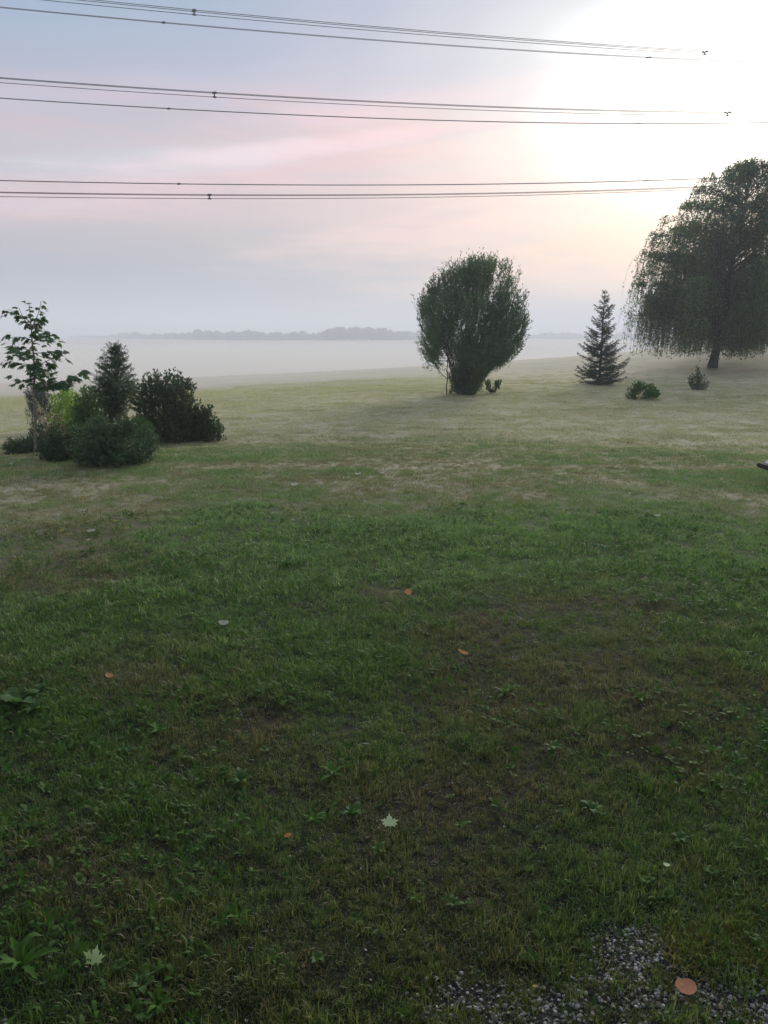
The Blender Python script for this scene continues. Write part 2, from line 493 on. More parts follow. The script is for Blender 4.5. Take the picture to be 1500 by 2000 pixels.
def mesh_np(name, V, T, mat, smooth=False, loops=3):
    me = bpy.data.meshes.new(name)
    V = np.ascontiguousarray(V, np.float32)
    T = np.ascontiguousarray(T, np.int32)
    me.vertices.add(len(V))
    me.vertices.foreach_set('co', V.ravel())
    me.loops.add(T.size)
    me.loops.foreach_set('vertex_index', T.ravel())
    me.polygons.add(len(T))
    me.polygons.foreach_set('loop_start', np.arange(0, T.size, loops, dtype=np.int32))
    me.polygons.foreach_set('loop_total', np.full(len(T), loops, np.int32))
    if smooth:
        me.polygons.foreach_set('use_smooth', np.ones(len(T), bool))
    me.update(calc_edges=True)
    me.materials.append(mat)
    return me


def add_obj(name, me, parent=None, loc=None):
    o = bpy.data.objects.new(name, me)
    C.objects.link(o)
    if parent is not None:
        o.parent = parent
    if loc is not None:
        o.location = Vector(loc)
    return o


def norm(a):
    return a / np.maximum(np.linalg.norm(a, axis=-1, keepdims=True), 1e-9)


def tubes(polys, sides=5):
    """polys: list of (points Nx3, radii N). One mesh of tapered tubes."""
    Vs, Ts, off = [], [], 0
    ang = np.arange(sides) * 2 * math.pi / sides
    ca, sa = np.cos(ang), np.sin(ang)
    for pts, rad in polys:
        pts = np.asarray(pts, float)
        rad = np.asarray(rad, float)
        n = len(pts)
        tg = norm(np.gradient(pts, axis=0))
        ref = np.array([1.0, 0, 0]) if abs(tg[0, 0]) < 0.8 else np.array([0, 1.0, 0])
        a = norm(np.cross(tg, ref))
        b = np.cross(tg, a)
        ringv = pts[:, None, :] + rad[:, None, None] * (a[:, None, :] * ca[None, :, None] + b[:, None, :] * sa[None, :, None])
        Vs.append(ringv.reshape(-1, 3))
        i = np.arange(n - 1)[:, None] * sides + np.arange(sides)[None, :]
        j = np.arange(n - 1)[:, None] * sides + (np.arange(sides)[None, :] + 1) % sides
        q = np.stack([i, j, j + sides, i + sides], -1).reshape(-1, 4) + off
        Ts.append(q)
        off += n * sides
    return np.concatenate(Vs), np.concatenate(Ts)


def leaves(P, D, N, L, W, fold=0.15):
    """rhombic leaves, four vertices and two triangles each"""
    D = norm(D)
    S = norm(np.cross(D, N))
    U = np.cross(S, D)
    n = len(P)
    L = np.broadcast_to(L, (n,))[:, None]
    W = np.broadcast_to(W, (n,))[:, None]
    mid = P + D * L * 0.45 + U * L * fold
    V = np.stack([P, mid + S * W / 2 - U * L * fold * 1.2, P + D * L, mid - S * W / 2 - U * L * fold * 1.2], 1).reshape(-1, 3)
    k = np.arange(n)[:, None] * 4
    T = np.concatenate([k + [0, 1, 2], k + [0, 2, 3]], 1).reshape(-1, 3)
    return V, T


def rand_dirs(n):
    return norm(rng.normal(size=(n, 3)))


def bez(p0, p1, p2, n):
    t = np.linspace(0, 1, n)[:, None]
    return (1 - t) ** 2 * p0 + 2 * t * (1 - t) * p1 + t * t * p2


# ------------------------------------------------------------------ the ground
ratio = 1.0195
rings = [0.35]
while rings[-1] < 2300:
    rings.append(rings[-1] * ratio)
rings = np.array(rings)
azf = np.concatenate([np.linspace(-38, 38, 260), np.linspace(38, 322, 72)[1:-1]])
azr = np.radians(azf)
Rg, Ag = np.meshgrid(rings, azr, indexing='ij')
X = Rg * np.sin(Ag)
Y = Rg * np.cos(Ag)
Z = H(X, Y)
nR, nA = Rg.shape
V = np.stack([X, Y, Z], -1).reshape(-1, 3)
i = np.arange(nR - 1)[:, None] * nA + np.arange(nA)[None, :]
j = np.arange(nR - 1)[:, None] * nA + (np.arange(nA)[None, :] + 1) % nA
Q = np.stack([i, i + nA, j + nA, j], -1).reshape(-1, 4)
me = mesh_np('ground', V, Q, M['ground'], True, 4)
for nm_, val in (('dry', dryness(X, Y)), ('gravel', gravel_mask(X, Y)), ('far', sstep(3.2, 11, Rg) * 0.999 + sstep(26, 60, Rg))):
    a = me.attributes.new(nm_, 'FLOAT', 'POINT')
    a.data.foreach_set('value', np.ascontiguousarray(val, np.float32).ravel())
ground = add_obj('ground', me)
tag(ground, kind='structure')
# small centre cap under the camera
cap = mesh_np('ground_centre', np.vstack([[0, 0, float(H(0.0, 0.01))], V[:nA]]), np.stack([np.zeros(nA, int), np.arange(nA) + 1, (np.arange(nA) + 1) % nA + 1], -1), M['ground'], True)
tag(add_obj('ground', cap), kind='structure')


# ------------------------------------------------------------------ lawn grass
def blade_tuft(n, rad, hmin, hmax, wid, flat=0.0, lean=0.5):
    Vs, Ts = [], []
    for b in range(n):
        a = random.uniform(0, 2 * math.pi)
        rr = rad * math.sqrt(random.random())
        base_ = np.array([rr * math.cos(a), rr * math.sin(a), -0.006])
        h = random.uniform(hmin, hmax)
        th = random.uniform(0, 2 * math.pi)
        d = np.array([math.cos(th), math.sin(th), 0])
        s = np.array([-d[1], d[0], 0])
        ph = random.uniform(-0.9, 0.9)
        s = norm(s * math.cos(ph) + d * math.sin(ph))
        ln = random.uniform(0.1, 1.0) * lean
        if random.random() < flat:
            ln = random.uniform(1.3, 3.0)
            h *= 0.45
        w_ = wid * random.uniform(0.7, 1.3)
        m1 = base_ + d * h * ln * 0.35 + np.array([0, 0, h * 0.6])
        tp = base_ + d * h * ln + np.array([0, 0, h * (1.0 - 0.18 * min(ln, 1.5))])
        o = len(Vs)
        Vs += [base_ - s * w_ / 2, base_ + s * w_ / 2, m1 + s * w_ * 0.4, m1 - s * w_ * 0.4, tp]
        Ts += [(o, o + 1, o + 2), (o, o + 2, o + 3), (o + 3, o + 2, o + 4)]
    return np.array(Vs), np.array(Ts)


def weed_tuft(n, size, aspect, up):
    """small rosette of broad leaves"""
    Vs, Ts = [], []
    for b in range(n):
        a = 2 * math.pi * b / n + random.uniform(-0.5, 0.5)
        L = size * random.uniform(0.6, 1.2)
        d = np.array([math.cos(a), math.sin(a), 0])
        s = np.array([-d[1], d[0], 0])
        e = random.uniform(0.3, 1.0) * up
        W = L * aspect
        o = len(Vs)
        c0 = d * 0.005
        c1 = d * L * 0.45 + np.array([0, 0, L * e * 0.7])
        c2 = d * L * 0.8 + np.array([0, 0, L * e * 0.85])
        c3 = d * L + np.array([0, 0, L * e * 0.75])
        Vs += [c0, c1 + s * W / 2 + [0, 0, .1 * W], c1 - s * W / 2 + [0, 0, .1 * W], c2 + s * W * 0.38, c2 - s * W * 0.38, c3]
        Ts += [(o, o + 2, o + 1), (o + 1, o + 2, o + 4), (o + 1, o + 4, o + 3), (o + 3, o + 4, o + 5)]
    return np.array(Vs), np.array(Ts)


def source_collection(name, meshes):
    col_ = bpy.data.collections.new(name)
    for k, me in enumerate(meshes):
        o = bpy.data.objects.new('%s_%02d' % (name, k), me)
        col_.objects.link(o)
    return col_


def gn_scatter(name, pts, rot, scl, idx, dry, coll, kind='stuff', label=None):
    me = bpy.data.meshes.new(name)
    me.vertices.add(len(pts))
    me.vertices.foreach_set('co', np.ascontiguousarray(pts, np.float32).ravel())
    me.update()
    for nm_, arr, ty in (('rot', rot, 'FLOAT_VECTOR'), ('scl', scl, 'FLOAT'), ('idx', idx, 'INT'), ('dry', dry, 'FLOAT')):
        a = me.attributes.new(nm_, ty, 'POINT')
        if ty == 'FLOAT_VECTOR':
            a.data.foreach_set('vector', np.ascontiguousarray(arr, np.float32).ravel())
        elif ty == 'INT':
            a.data.foreach_set('value', np.ascontiguousarray(arr, np.int32))
        else:
            a.data.foreach_set('value', np.ascontiguousarray(arr, np.float32))
    o = add_obj(name, me)
    tag(o, label, kind=kind)
    ng = bpy.data.node_groups.new(name, 'GeometryNodeTree')
    ng.interface.new_socket('Geometry', in_out='INPUT', socket_type='NodeSocketGeometry')
    ng.interface.new_socket('Geometry', in_out='OUTPUT', socket_type='NodeSocketGeometry')
    gi = ng.nodes.new('NodeGroupInput')
    go = ng.nodes.new('NodeGroupOutput')
    ip = ng.nodes.new('GeometryNodeInstanceOnPoints')
    ci = ng.nodes.new('GeometryNodeCollectionInfo')
    ci.inputs['Collection'].default_value = coll
    ci.inputs['Separate Children'].default_value = True
    ci.inputs['Reset Children'].default_value = True

    def attr(nm_, ty):
        nd = ng.nodes.new('GeometryNodeInputNamedAttribute')
        nd.data_type = ty
        nd.inputs['Name'].default_value = nm_
        return nd.outputs[0]
    er = ng.nodes.new('FunctionNodeEulerToRotation')
    ng.links.new(attr('rot', 'FLOAT_VECTOR'), er.inputs[0])
    ng.links.new(gi.outputs[0], ip.inputs['Points'])
    ng.links.new(ci.outputs[0], ip.inputs['Instance'])
    ip.inputs['Pick Instance'].default_value = True
    ng.links.new(attr('idx', 'INT'), ip.inputs['Instance Index'])
    ng.links.new(er.outputs[0], ip.inputs['Rotation'])
    ng.links.new(attr('scl', 'FLOAT'), ip.inputs['Scale'])
    ng.links.new(ip.outputs[0], go.inputs[0])
    md = o.modifiers.new('scatter', 'NODES')
    md.node_group = ng
    return o


def wedge(n, r0, r1, half):
    r_ = np.sqrt(rng.uniform(r0 ** 2, r1 ** 2, n))
    a_ = np.radians(rng.uniform(-half, half, n))
    return r_ * np.sin(a_), r_ * np.cos(a_)


def scatter(name, coll_list, x, y, smin, smax, keep=None, zoff=0.0, tilt=0.12, dryoff=0.0, hfun=None):
    if keep is not None:
        x, y = x[keep], y[keep]
    n = len(x)
    d = np.clip(dryness(x, y) + dryoff, 0, 1)
    z = H(x, y) + zoff
    rot = np.stack([rng.normal(0, tilt, n), rng.normal(0, tilt, n), rng.uniform(0, 6.28, n)], -1)
    s = rng.uniform(smin, smax, n)
    if hfun is not None:
        s = s * hfun(x, y, d)
    return gn_scatter(name, np.stack([x, y, z], -1), rot, s, rng.integers(0, len(coll_list), n), d, source_collection(name + '_source', coll_list))


def hvar(x, y, d):
    n = fbm(x * 2.2, y * 2.2, 71, 3)
    n2_ = fbm(x * 7.0, y * 7.0, 75, 2)
    return np.clip(0.15 + 0.95 * n + 0.75 * n2_, 0.4, 1.7) * (1.15 - 0.5 * d)


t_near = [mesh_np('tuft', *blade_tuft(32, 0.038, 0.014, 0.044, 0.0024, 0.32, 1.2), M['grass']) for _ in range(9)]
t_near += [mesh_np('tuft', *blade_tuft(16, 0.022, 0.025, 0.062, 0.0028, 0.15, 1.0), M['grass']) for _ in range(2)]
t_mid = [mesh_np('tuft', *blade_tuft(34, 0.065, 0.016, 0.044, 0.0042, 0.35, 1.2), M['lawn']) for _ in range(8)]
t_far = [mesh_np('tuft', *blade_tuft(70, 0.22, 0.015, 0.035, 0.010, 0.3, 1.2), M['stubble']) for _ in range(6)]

x, y = wedge(74000, 0.9, 7.5, 34)
g = gravel_mask(x, y)
dd = dryness(x, y)
bare = fbm(x * 5, y * 5, 81, 3)
keep = (rng.random(len(x)) > sstep(3.6, 7.5, np.hypot(x, y))) & (rng.random(len(x)) > g * 1.05) & (rng.random(len(x)) > np.clip((dd - 0.55) * 1.2, 0, 0.4) * (bare > 0.45))
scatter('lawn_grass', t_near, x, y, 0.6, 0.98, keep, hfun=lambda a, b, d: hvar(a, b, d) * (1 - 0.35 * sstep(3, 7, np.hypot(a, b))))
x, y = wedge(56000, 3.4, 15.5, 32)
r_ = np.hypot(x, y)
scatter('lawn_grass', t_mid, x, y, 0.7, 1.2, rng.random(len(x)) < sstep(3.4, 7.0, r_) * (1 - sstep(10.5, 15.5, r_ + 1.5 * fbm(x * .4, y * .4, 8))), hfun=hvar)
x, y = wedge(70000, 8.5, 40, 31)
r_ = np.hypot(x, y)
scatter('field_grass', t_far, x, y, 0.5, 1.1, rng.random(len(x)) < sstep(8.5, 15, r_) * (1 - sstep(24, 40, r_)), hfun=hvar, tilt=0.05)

# broad-leaved weeds and clover in the turf
w_var = [mesh_np('weed', *weed_tuft(5, 0.045, 0.42, 0.7), M['weed']) for _ in range(3)]
w_var += [mesh_np('weed', *weed_tuft(7, 0.030, 0.8, 0.5), M['weed']) for _ in range(3)]
w_var += [mesh_np('weed', *weed_tuft(4, 0.055, 0.28, 1.3), M['weed']) for _ in range(2)]
x, y = wedge(16000, 0.9, 7.5, 34)
g = gravel_mask(x, y)
cl_ = fbm(x * 1.3 + 9, y * 1.3, 91, 4)
keep = (rng.random(len(x)) > g * 1.3) & (rng.random(len(x)) < np.clip((cl_ - 0.43) * 3.0, 0.04, 0.6))
scatter('lawn_weeds', w_var, x, y, 0.35, 0.85, keep, 0.018, 0.3)

# yellow-green mossy cushions by the gravel
ms = [mesh_np('moss', *blade_tuft(90, 0.05, 0.010, 0.034, 0.0020, 0.1, 1.2), M['moss']) for _ in range(3)]
mp_ = []
for (px, py, n_, sp, s_) in [(1360, 1845, 16, 40, 1.5), (1450, 1810, 12, 45, 1.2), (1480, 1870, 10, 30, 1.1), (830, 1900, 8, 35, 1.0), (1120, 1920, 5, 30, 0.9), (1030, 1955, 5, 25, .9),
                           (1270, 1900, 5, 30, 0.7), (900, 1960, 6, 50, .9), (1230, 1985, 6, 60, .8), (1400, 1995, 5, 50, .8)]:
    for _ in range(n_):
        h_ = hit(px + random.gauss(0, sp), min(2040, py + random.gauss(0, sp * 0.6)))
        mp_.append((h_[0], h_[1], s_ * random.uniform(0.6, 1.2)))
mp_ = np.array(mp_)
n = len(mp_)
gn_scatter('moss_cushions', np.stack([mp_[:, 0], mp_[:, 1], H(mp_[:, 0], mp_[:, 1])], -1), np.stack([rng.normal(0, .15, n), rng.normal(0, .15, n), rng.uniform(0, 6.28, n)], -1),
           mp_[:, 2], rng.integers(0, 3, n), rng.uniform(0.1, 0.8, n), source_collection('moss_source', ms))


# gravel
def pebble():
    import bmesh
    bm = bmesh.new()
    bmesh.ops.create_icosphere(bm, subdivisions=1, radius=1.0)
    sx, sy, sz = random.uniform(0.8, 1.3), random.uniform(0.6, 1.0), random.uniform(0.4, 0.7)
    for v in bm.verts:
        k = random.uniform(0.8, 1.15)
        v.co = Vector((v.co.x * sx * k, v.co.y * sy * k, v.co.z * sz * k))
    me = bpy.data.meshes.new('pebble')
    bm.to_mesh(me)
    bm.free()
    me.materials.append(M['pebble'])
    return me


pb = [pebble() for _ in range(8)]
x, y = wedge(130000, 1.1, 3.4, 36)
g = gravel_mask(x, y)
keep = rng.random(len(x)) < 0.66 * np.clip(g * 1.6 - 0.08, 0, 1) ** 1.1
x, y = x[keep], y[keep]
n = len(x)
sz = 0.0020 + 0.0058 * rng.random(n) ** 2.2
gn_scatter('gravel', np.stack([x, y, H(x, y) + sz * 0.35], -1), np.stack([rng.normal(0, .4, n), rng.normal(0, .4, n), rng.uniform(0, 6.28, n)], -1),
           sz, rng.integers(0, 8, n), np.zeros(n), source_collection('gravel_source', pb))
# sparse pebbles and crumbs in the turf
x, y = wedge(1500, 1.1, 4.5, 34)
n = len(x)
sz = 0.002 + 0.003 * rng.random(n) ** 2
gn_scatter('stray_pebbles', np.stack([x, y, H(x, y) + 0.004], -1), np.stack([rng.normal(0, .4, n), rng.normal(0, .4, n), rng.uniform(0, 6.28, n)], -1),
           sz, rng.integers(0, 8, n), np.zeros(n), source_collection('stray_source', pb))


# ------------------------------------------------------------------ plants
def bush(name, base_px, prof_px, label, cat, leafmat, barkmat, n_twigs, leaf=(0.06, 0.02), twig_len=(0.2, 0.4), per_twig=20, n_stems=8,
         up=0.6, outw=0.5, spread=45, bare=0.0, holes=0.0, group=None, crown='crown', stem_r=0.02, bias=0.45, depth=1.0, cx=None, droop=0.0,
         dens_noise=2.0, base_spread=0.06, needle=False, base_z=None, stems=True, trunkname='trunk', rough=0.22, gap=None, low=0.05, fan=None, shift=0.75):
    """a shrub or small tree grown inside a radius profile. prof_px: (py, left px, right px) rows in photograph pixels"""
    base = hit(*base_px) if base_z is None else np.array(base_z, float)
    s = mpp(base)
    hs = np.array([upright(base, base_px[0], a)[1] for a, b, c in prof_px])
    lf = np.array([upright(base, b, a)[0] for a, b, c in prof_px])
    rt = np.array([upright(base, c, a)[0] for a, b, c in prof_px])
    o_ = np.argsort(hs)
    hs, lf, rt = hs[o_], lf[o_], rt[o_]
    root = empty(name, base, label, cat, group)

    def env(h):
        l = np.interp(h, hs, lf)
        r_ = np.interp(h, hs, rt)
        return (l + r_) / 2, np.maximum((r_ - l) / 2, 0.01)
    # stems
    polys = []
    stem_pts = []
    h0, h1 = hs[0], hs[-1]
    for k in range(n_stems):
        th = 2 * math.pi * (k + random.random() * 0.7) / n_stems
        hh = h0 + (h1 - h0) * random.uniform(0.45, 0.88)
        c_, rr = env(hh)
        f = random.uniform(0.15, 0.75)
        tip = np.array([c_ + rr * f * math.cos(th), rr * depth * f * math.sin(th), hh])
        b0 = np.array([base_spread * math.cos(th), base_spread * math.sin(th), -0.05])
        mid = b0 * (1 - 0.35) + tip * 0.35 + np.array([0, 0, hh * 0.18])
        pts = bez(b0, mid, tip, 12)
        pts[2:] += rng.normal(0, 0.012 * (h1 - h0) / 2, (10, 3))
        rad = np.linspace(stem_r * random.uniform(0.7, 1.2), stem_r * 0.2, 12)
        polys.append((pts, rad))
        stem_pts.append(pts[3:])
    SP = np.concatenate(stem_pts)
    # twigs
    got = 0
    P0, DR, LN = [], [], []
    seed = random.randint(0, 9999)
    while got < n_twigs:
        m_ = n_twigs * 2
        hh = rng.uniform(max(h0, bare), h1, m_)
        c_, rr = env(hh)
        keep = rng.random(m_) < (rr / rr.max()) ** 1.4 + low
        f = rng.random(m_) ** bias
        th = rng.uniform(0, 2 * math.pi, m_)
        lump = 1 + rough * 2 * (fbm(th * 1.6 + seed, hh * 1.8 / max(.5, h1 / 3), 7, 3) - 0.5)
        x_ = c_ + rr * f * np.cos(th) * lump
        y_ = rr * depth * f * np.sin(th) * lump
        if holes > 0:
            nz = fbm(x_ * dens_noise + seed, hh * dens_noise + y_ * 0.8, 3, 3)
            keep &= nz > (0.5 - 0.25 + holes * 0.3)
        if gap is not None:
            keep &= rng.random(m_) > gap(x_, hh)
        p_ = np.stack([x_, y_, hh], -1)[keep]
        radial = norm(np.stack([np.cos(th), np.sin(th) * depth, np.zeros(m_)], -1))[keep]
        d_ = norm(radial * outw + np.array([0, 0, up]) + rng.normal(0, 0.33, p_.shape))
        if fan is not None:
            d_ = norm(norm(p_ + np.array([0, 0, fan])) * 1.0 + np.array([0, 0, 0.35]) + rng.normal(0, 0.24, p_.shape))
        P0.append(p_)
        DR.append(d_)
        got += len(p_)
    P0 = np.concatenate(P0)[:n_twigs]
    DR = np.concatenate(DR)[:n_twigs]
    LN = rng.uniform(twig_len[0], twig_len[1], len(P0))
    LN = LN * rng.choice([1.0, 1.0, 1.0, 1.0, 1.0, 0.6, 1.5], len(P0))
    P0 = P0 - DR * LN[:, None] * shift
    # twig axes with droop
    tt = np.linspace(0, 1, 5)
    for k in range(len(P0)):
        pts = P0[k] + DR[k] * LN[k] * tt[:, None]
        pts[:, 2] -= droop * LN[k] * tt ** 2
        if k % 2 == 0 or n_twigs < 500:
            q_ = SP[np.argmin(((SP - P0[k]) ** 2).sum(1) + 3 * np.maximum(0, SP[:, 2] - P0[k][2]))]
            link = bez(q_, (q_ + P0[k]) / 2 + np.array([0, 0, -0.05 * LN[k]]), P0[k], 4)
            if k % 3 == 0 and np.linalg.norm(q_ - P0[k]) < 0.45:
                polys.append((np.vstack([link, pts[1:]]), np.linspace(stem_r * 0.22, stem_r * 0.06, 8)))
    if barkmat is not None:
        Vt, Tt = tubes([(p, r) for p, r in polys[:n_stems]], 7)
        add_obj(trunkname, mesh_np(trunkname, Vt, Tt, barkmat, True, 4), root)
        if len(polys) > n_stems:
            Vt, Tt = tubes(polys[n_stems:], 3)
            add_obj('branches', mesh_np('branches', Vt, Tt, barkmat, True, 4), root)
    # leaves
    n_ = len(P0) * per_twig
    k = np.repeat(np.arange(len(P0)), per_twig)
    u = rng.random(n_) ** 0.8
    pos_ = P0[k] + DR[k] * (LN[k] * u)[:, None]
    pos_[:, 2] -= droop * LN[k] * u ** 2
    side = rand_dirs(n_)
    side = norm(side - DR[k] * (side * DR[k]).sum(1, keepdims=True))
    D = norm(DR[k] * (0.9 if not needle else 0.7) + side * (0.8 if not needle else 1.0) + np.array([0, 0, 0.12]))
    N = norm(rand_dirs(n_) + np.array([0, 0, 1.0]))
    L = leaf[0] * rng.uniform(0.6, 1.25, n_)
    W = leaf[1] * rng.uniform(0.7, 1.2, n_)
    ok = pos_[:, 2] > 0.0
    Vl, Tl = leaves(pos_[ok], D[ok], N[ok], L[ok], W[ok])
    add_obj(crown, mesh_np(crown, Vl, Tl, leafmat), root)
    return root, base, s


# -- big vase-shaped willow
wprof = [(768, 884, 932), (752, 884, 938), (735, 878, 950), (718, 852, 968), (702, 834, 1002), (684, 824, 1018), (650, 818, 1026), (610, 820, 1024),
         (578, 828, 1022), (556, 844, 1016), (538, 864, 1006), (524, 888, 994), (515, 915, 980)]


def wgap(x_, h_):
    return 0.5 * ((h_ < 1.55) & (h_ > 1.0) & (x_ > -0.05))


bush('willow_tree', (910, 770), wprof, 'tall vase-shaped willow with many upright stems alone on the mown field', 'tree', M['willow'], M['bark'],
     5000, (0.082, 0.022), (0.25, 0.75), 20, 16, up=0.95, outw=0.45, holes=0.27, rough=0.22, stem_r=0.030, bias=0.40, depth=0.95, base_spread=0.22, dens_noise=1.6, low=0.12, fan=0.0, shift=0.55)

# thin dead-looking sapling beside the willow
b = hit(873, 770)
s = mpp(b)
root = empty('bent_sapling', b, 'thin bare sapling with a bent side branch at the left foot of the willow', 'tree')
P = lambda dx, dy, y_=0.0: np.array([upright(b, 873 + dx, 770 - dy)[0], y_, upright(b, 873 + dx, 770 - dy)[1]])
pl = [(np.array([P(0, -2), P(-1, 15), P(1, 30), P(0, 48), P(2, 70), P(3, 95)]), np.array([.022, .018, .016, .014, .011, .007])),
      (np.array([P(0, 30), P(-8, 37), P(-16, 46), P(-22, 58), P(-30, 72)]), np.array([.013, .011, .010, .008, .005]))]
Vt, Tt = tubes(pl, 6)
add_obj('trunk', mesh_np('trunk', Vt, Tt, M['bark'], True, 4), root)
lp = np.concatenate([P(-30, 72) + rng.normal(0, .13, (160, 3)), P(3, 90) + rng.normal(0, .16, (200, 3)), P(-38, 55) + rng.normal(0, .07, (60, 3)), P(4, 2) + np.abs(rng.normal(0, .05, (60, 3)))])
Vl, Tl = leaves(lp, rand_dirs(len(lp)), rand_dirs(len(lp)), 0.06, 0.025)
add_obj('crown', mesh_np('crown', Vl, Tl, M['willow']), root)

# small upright shrub right of the willow
bush('small_shrub', (962, 767), [(765, 955, 970), (758, 950, 976), (750, 948, 978), (743, 948, 980)], 'tiny shrub of upright leafy sprigs just right of the willow foot', 'shrub',
     M['broad'], M['bark'], 90, (0.05, 0.025), (0.08, 0.16), 16, 6, up=1.0, outw=0.35, stem_r=0.008, gap=lambda x_, h_: 0.95 * (np.abs(x_ - 0.0) < 0.07) * (h_ > .10))
bush('low_shrub', (1257, 780), [(780, 1229, 1285), (772, 1227, 1287), (762, 1230, 1284), (753, 1238, 1274), (747, 1245, 1262)],
     'low rounded green shrub on the slope between the spruce and the birch', 'shrub', M['midgreen'], M['bark'], 300, (0.060, 0.028), (0.1, 0.24), 13, 8, up=0.8, outw=0.5, stem_r=0.008, depth=0.9, rough=0.6, holes=0.4, dens_noise=3.0)
bush('low_shrub', (1364, 762), [(762, 1352, 1378), (755, 1347, 1382), (746, 1345, 1382), (738, 1344, 1380), (728, 1358, 1368), (716, 1362, 1365)],
     'small dark twiggy shrub below the birch trunk', 'shrub', M['cover'], M['bark'], 170, (0.05, 0.025), (0.15, 0.3), 12, 8, up=0.9, outw=0.45, stem_r=0.009, depth=0.9, holes=0.3)


# -- weeping birch
def weeping_birch(base, s, label, n_limb, per_limb, prof, leafn, lean, group=None, name='birch_tree', bottom=0.45, only=None, trunk_r=0.33, lsize=(0.085, 0.055)):
    root = empty(name, base, label, 'tree', group)
    hs = np.array([a for a, b in prof])
    rs = np.array([b for a, b in prof])
    top = hs.max()
    env = lambda h: np.interp(h, hs, rs)
    tz = np.linspace(-0.2, top * 0.93, 16)
    tp = np.stack([lean * (np.maximum(tz, 0) / top) ** 1.2 + 0.05 * np.sin(tz * 1.3), 0.05 * np.cos(tz), tz], -1)
    tr = np.interp(tz, [-0.2, 0.15, 1.0, top], [trunk_r * 1.35, trunk_r, trunk_r * 0.82, 0.03])
    Vt, Tt = tubes([(tp, tr)], 12)
    add_obj('trunk', mesh_np('trunk', Vt, Tt, M['birchbark'], True, 4), root)
    limbs, strands, LP, LD = [], [], [], []
    for k in range(n_limb):
        h0 = top * (0.12 + 0.80 * ((k + random.random()) / n_limb) ** 1.25)
        th = k * 2.399 + random.uniform(-0.4, 0.4)
        d = np.array([math.cos(th), math.sin(th), 0])
        rise = random.uniform(0.10, 0.24) * top * (0.7 if h0 > top * 0.6 else 1.0)
        hend = min(h0 + rise * 0.8, top * 0.985)
        lf_ = random.uniform(0.74, 1.16)
        dens_ = random.choice([0.15, 0.5, 0.9, 1.3])
        rend = env(hend) * min(1.05, random.uniform(0.75, 1.0) * lf_ * 1.1)
        start = np.array([np.interp(h0, tz, tp[:, 0]), 0, h0])
        tip = np.array([lean * (hend / top) * 0.9, 0, hend]) + d * rend
        mid = (start + tip) / 2 + np.array([0, 0, rise * 0.55])
        pts = bez(start, mid, tip, 10)
        pts[1:] += rng.normal(0, 0.05, (9, 3))
        rr = np.linspace(0.055 * (1 - h0 / top) + 0.02, 0.008, 10)
        limbs.append((pts, rr))
        for q_ in range(per_limb):
            u = min(1.0, max(0.15, (0.2 + 0.8 * (q_ % 6) / 5.0) + random.gauss(0, 0.035))) if q_ % 4 else random.uniform(0.18, 1.0)
            f = u * 9
            a_ = int(min(8, f))
            p = pts[a_] * (1 - (f - a_)) + pts[a_ + 1] * (f - a_)
            sd = np.array([math.cos(th + math.pi / 2), math.sin(th + math.pi / 2), 0])
            out = (sd * random.uniform(-1, 1) * 0.9 + d * random.uniform(0.1, 0.9)) * random.uniform(0.2, 1.0) * (0.25 + 0.75 * min(1, env(p[2]) / 4))
            upk = random.uniform(0.0, 0.35)
            fall = random.uniform(0.35, 2.1) * (0.5 + 0.5 * min(1, (top - p[2]) / 3))
            if top - p[2] < 2.2 and random.random() < 0.55:
                upk, fall = random.uniform(0.1, 0.35), random.uniform(0.1, 0.6)
            if h0 < 0.5 * top and random.random() < 0.6:
                fall = max(fall, (p[2] - bottom) * random.uniform(0.55, 1.0))
            e = p + out + np.array([0, 0, upk])
            e2 = e + out * 0.25 + np.array([0, 0, -fall])
            zb = bottom + 0.5 * fbm(np.array([e2[0] * 1.7]), np.array([e2[1] * 1.7]), 5, 2)[0] + (0.25 * e2[0] if e2[0] > 0 else 0) * 0.4
            if e2[2] < zb:
                e2[2] = zb + random.random() * 0.3
                if e[2] < e2[2] + 0.1:
                    continue
            rr_ = math.hypot(e2[0] - lean * e2[2] / top, e2[1])
            mx_ = env(e2[2]) * lf_ * random.uniform(0.88, 1.04)
            if rr_ > mx_:
                kx = mx_ / rr_
                for w_ in (e, e2):
                    w_[0] = lean * w_[2] / top + (w_[0] - lean * w_[2] / top) * kx
                    w_[1] *= kx
            sp = bez(p, e + np.array([0, 0, upk]), e2, 6)
            strands.append((sp, np.linspace(0.007, 0.0025, 6)))
            m_ = max(6, int(leafn * dens_ * (1.0 - 0.85 * min(1, max(0, sp[0][2] / top - 0.42) / 0.5))))
            uu = rng.random(m_) * 5
            ai = np.minimum(4, uu.astype(int))
            fr_ = (uu - ai)[:, None]
            lp_ = sp[ai] * (1 - fr_) + sp[ai + 1] * fr_ + rng.normal(0, 0.035, (m_, 3))
            LP.append(lp_)
            LD.append(norm(sp[ai + 1] - sp[ai]) * 0.6 + rand_dirs(m_) * 0.9)
    Vt, Tt = tubes(limbs, 6)
    add_obj('limbs', mesh_np('limbs', Vt, Tt, M['birchbark'], True, 4), root)
    Vt, Tt = tubes(strands, 3)
    add_obj('hanging_twigs', mesh_np('hanging_twigs', Vt, Tt, M['bark'], True, 4), root)
    LP, LD = np.concatenate(LP), np.concatenate(LD)
    n_ = len(LP)
    Vl, Tl = leaves(LP, LD, rand_dirs(n_), lsize[0] * rng.uniform(0.6, 1.2, n_), lsize[1] * rng.uniform(0.7, 1.2, n_))
    add_obj('crown', mesh_np('crown', Vl, Tl, M['birch']), root)
    return root


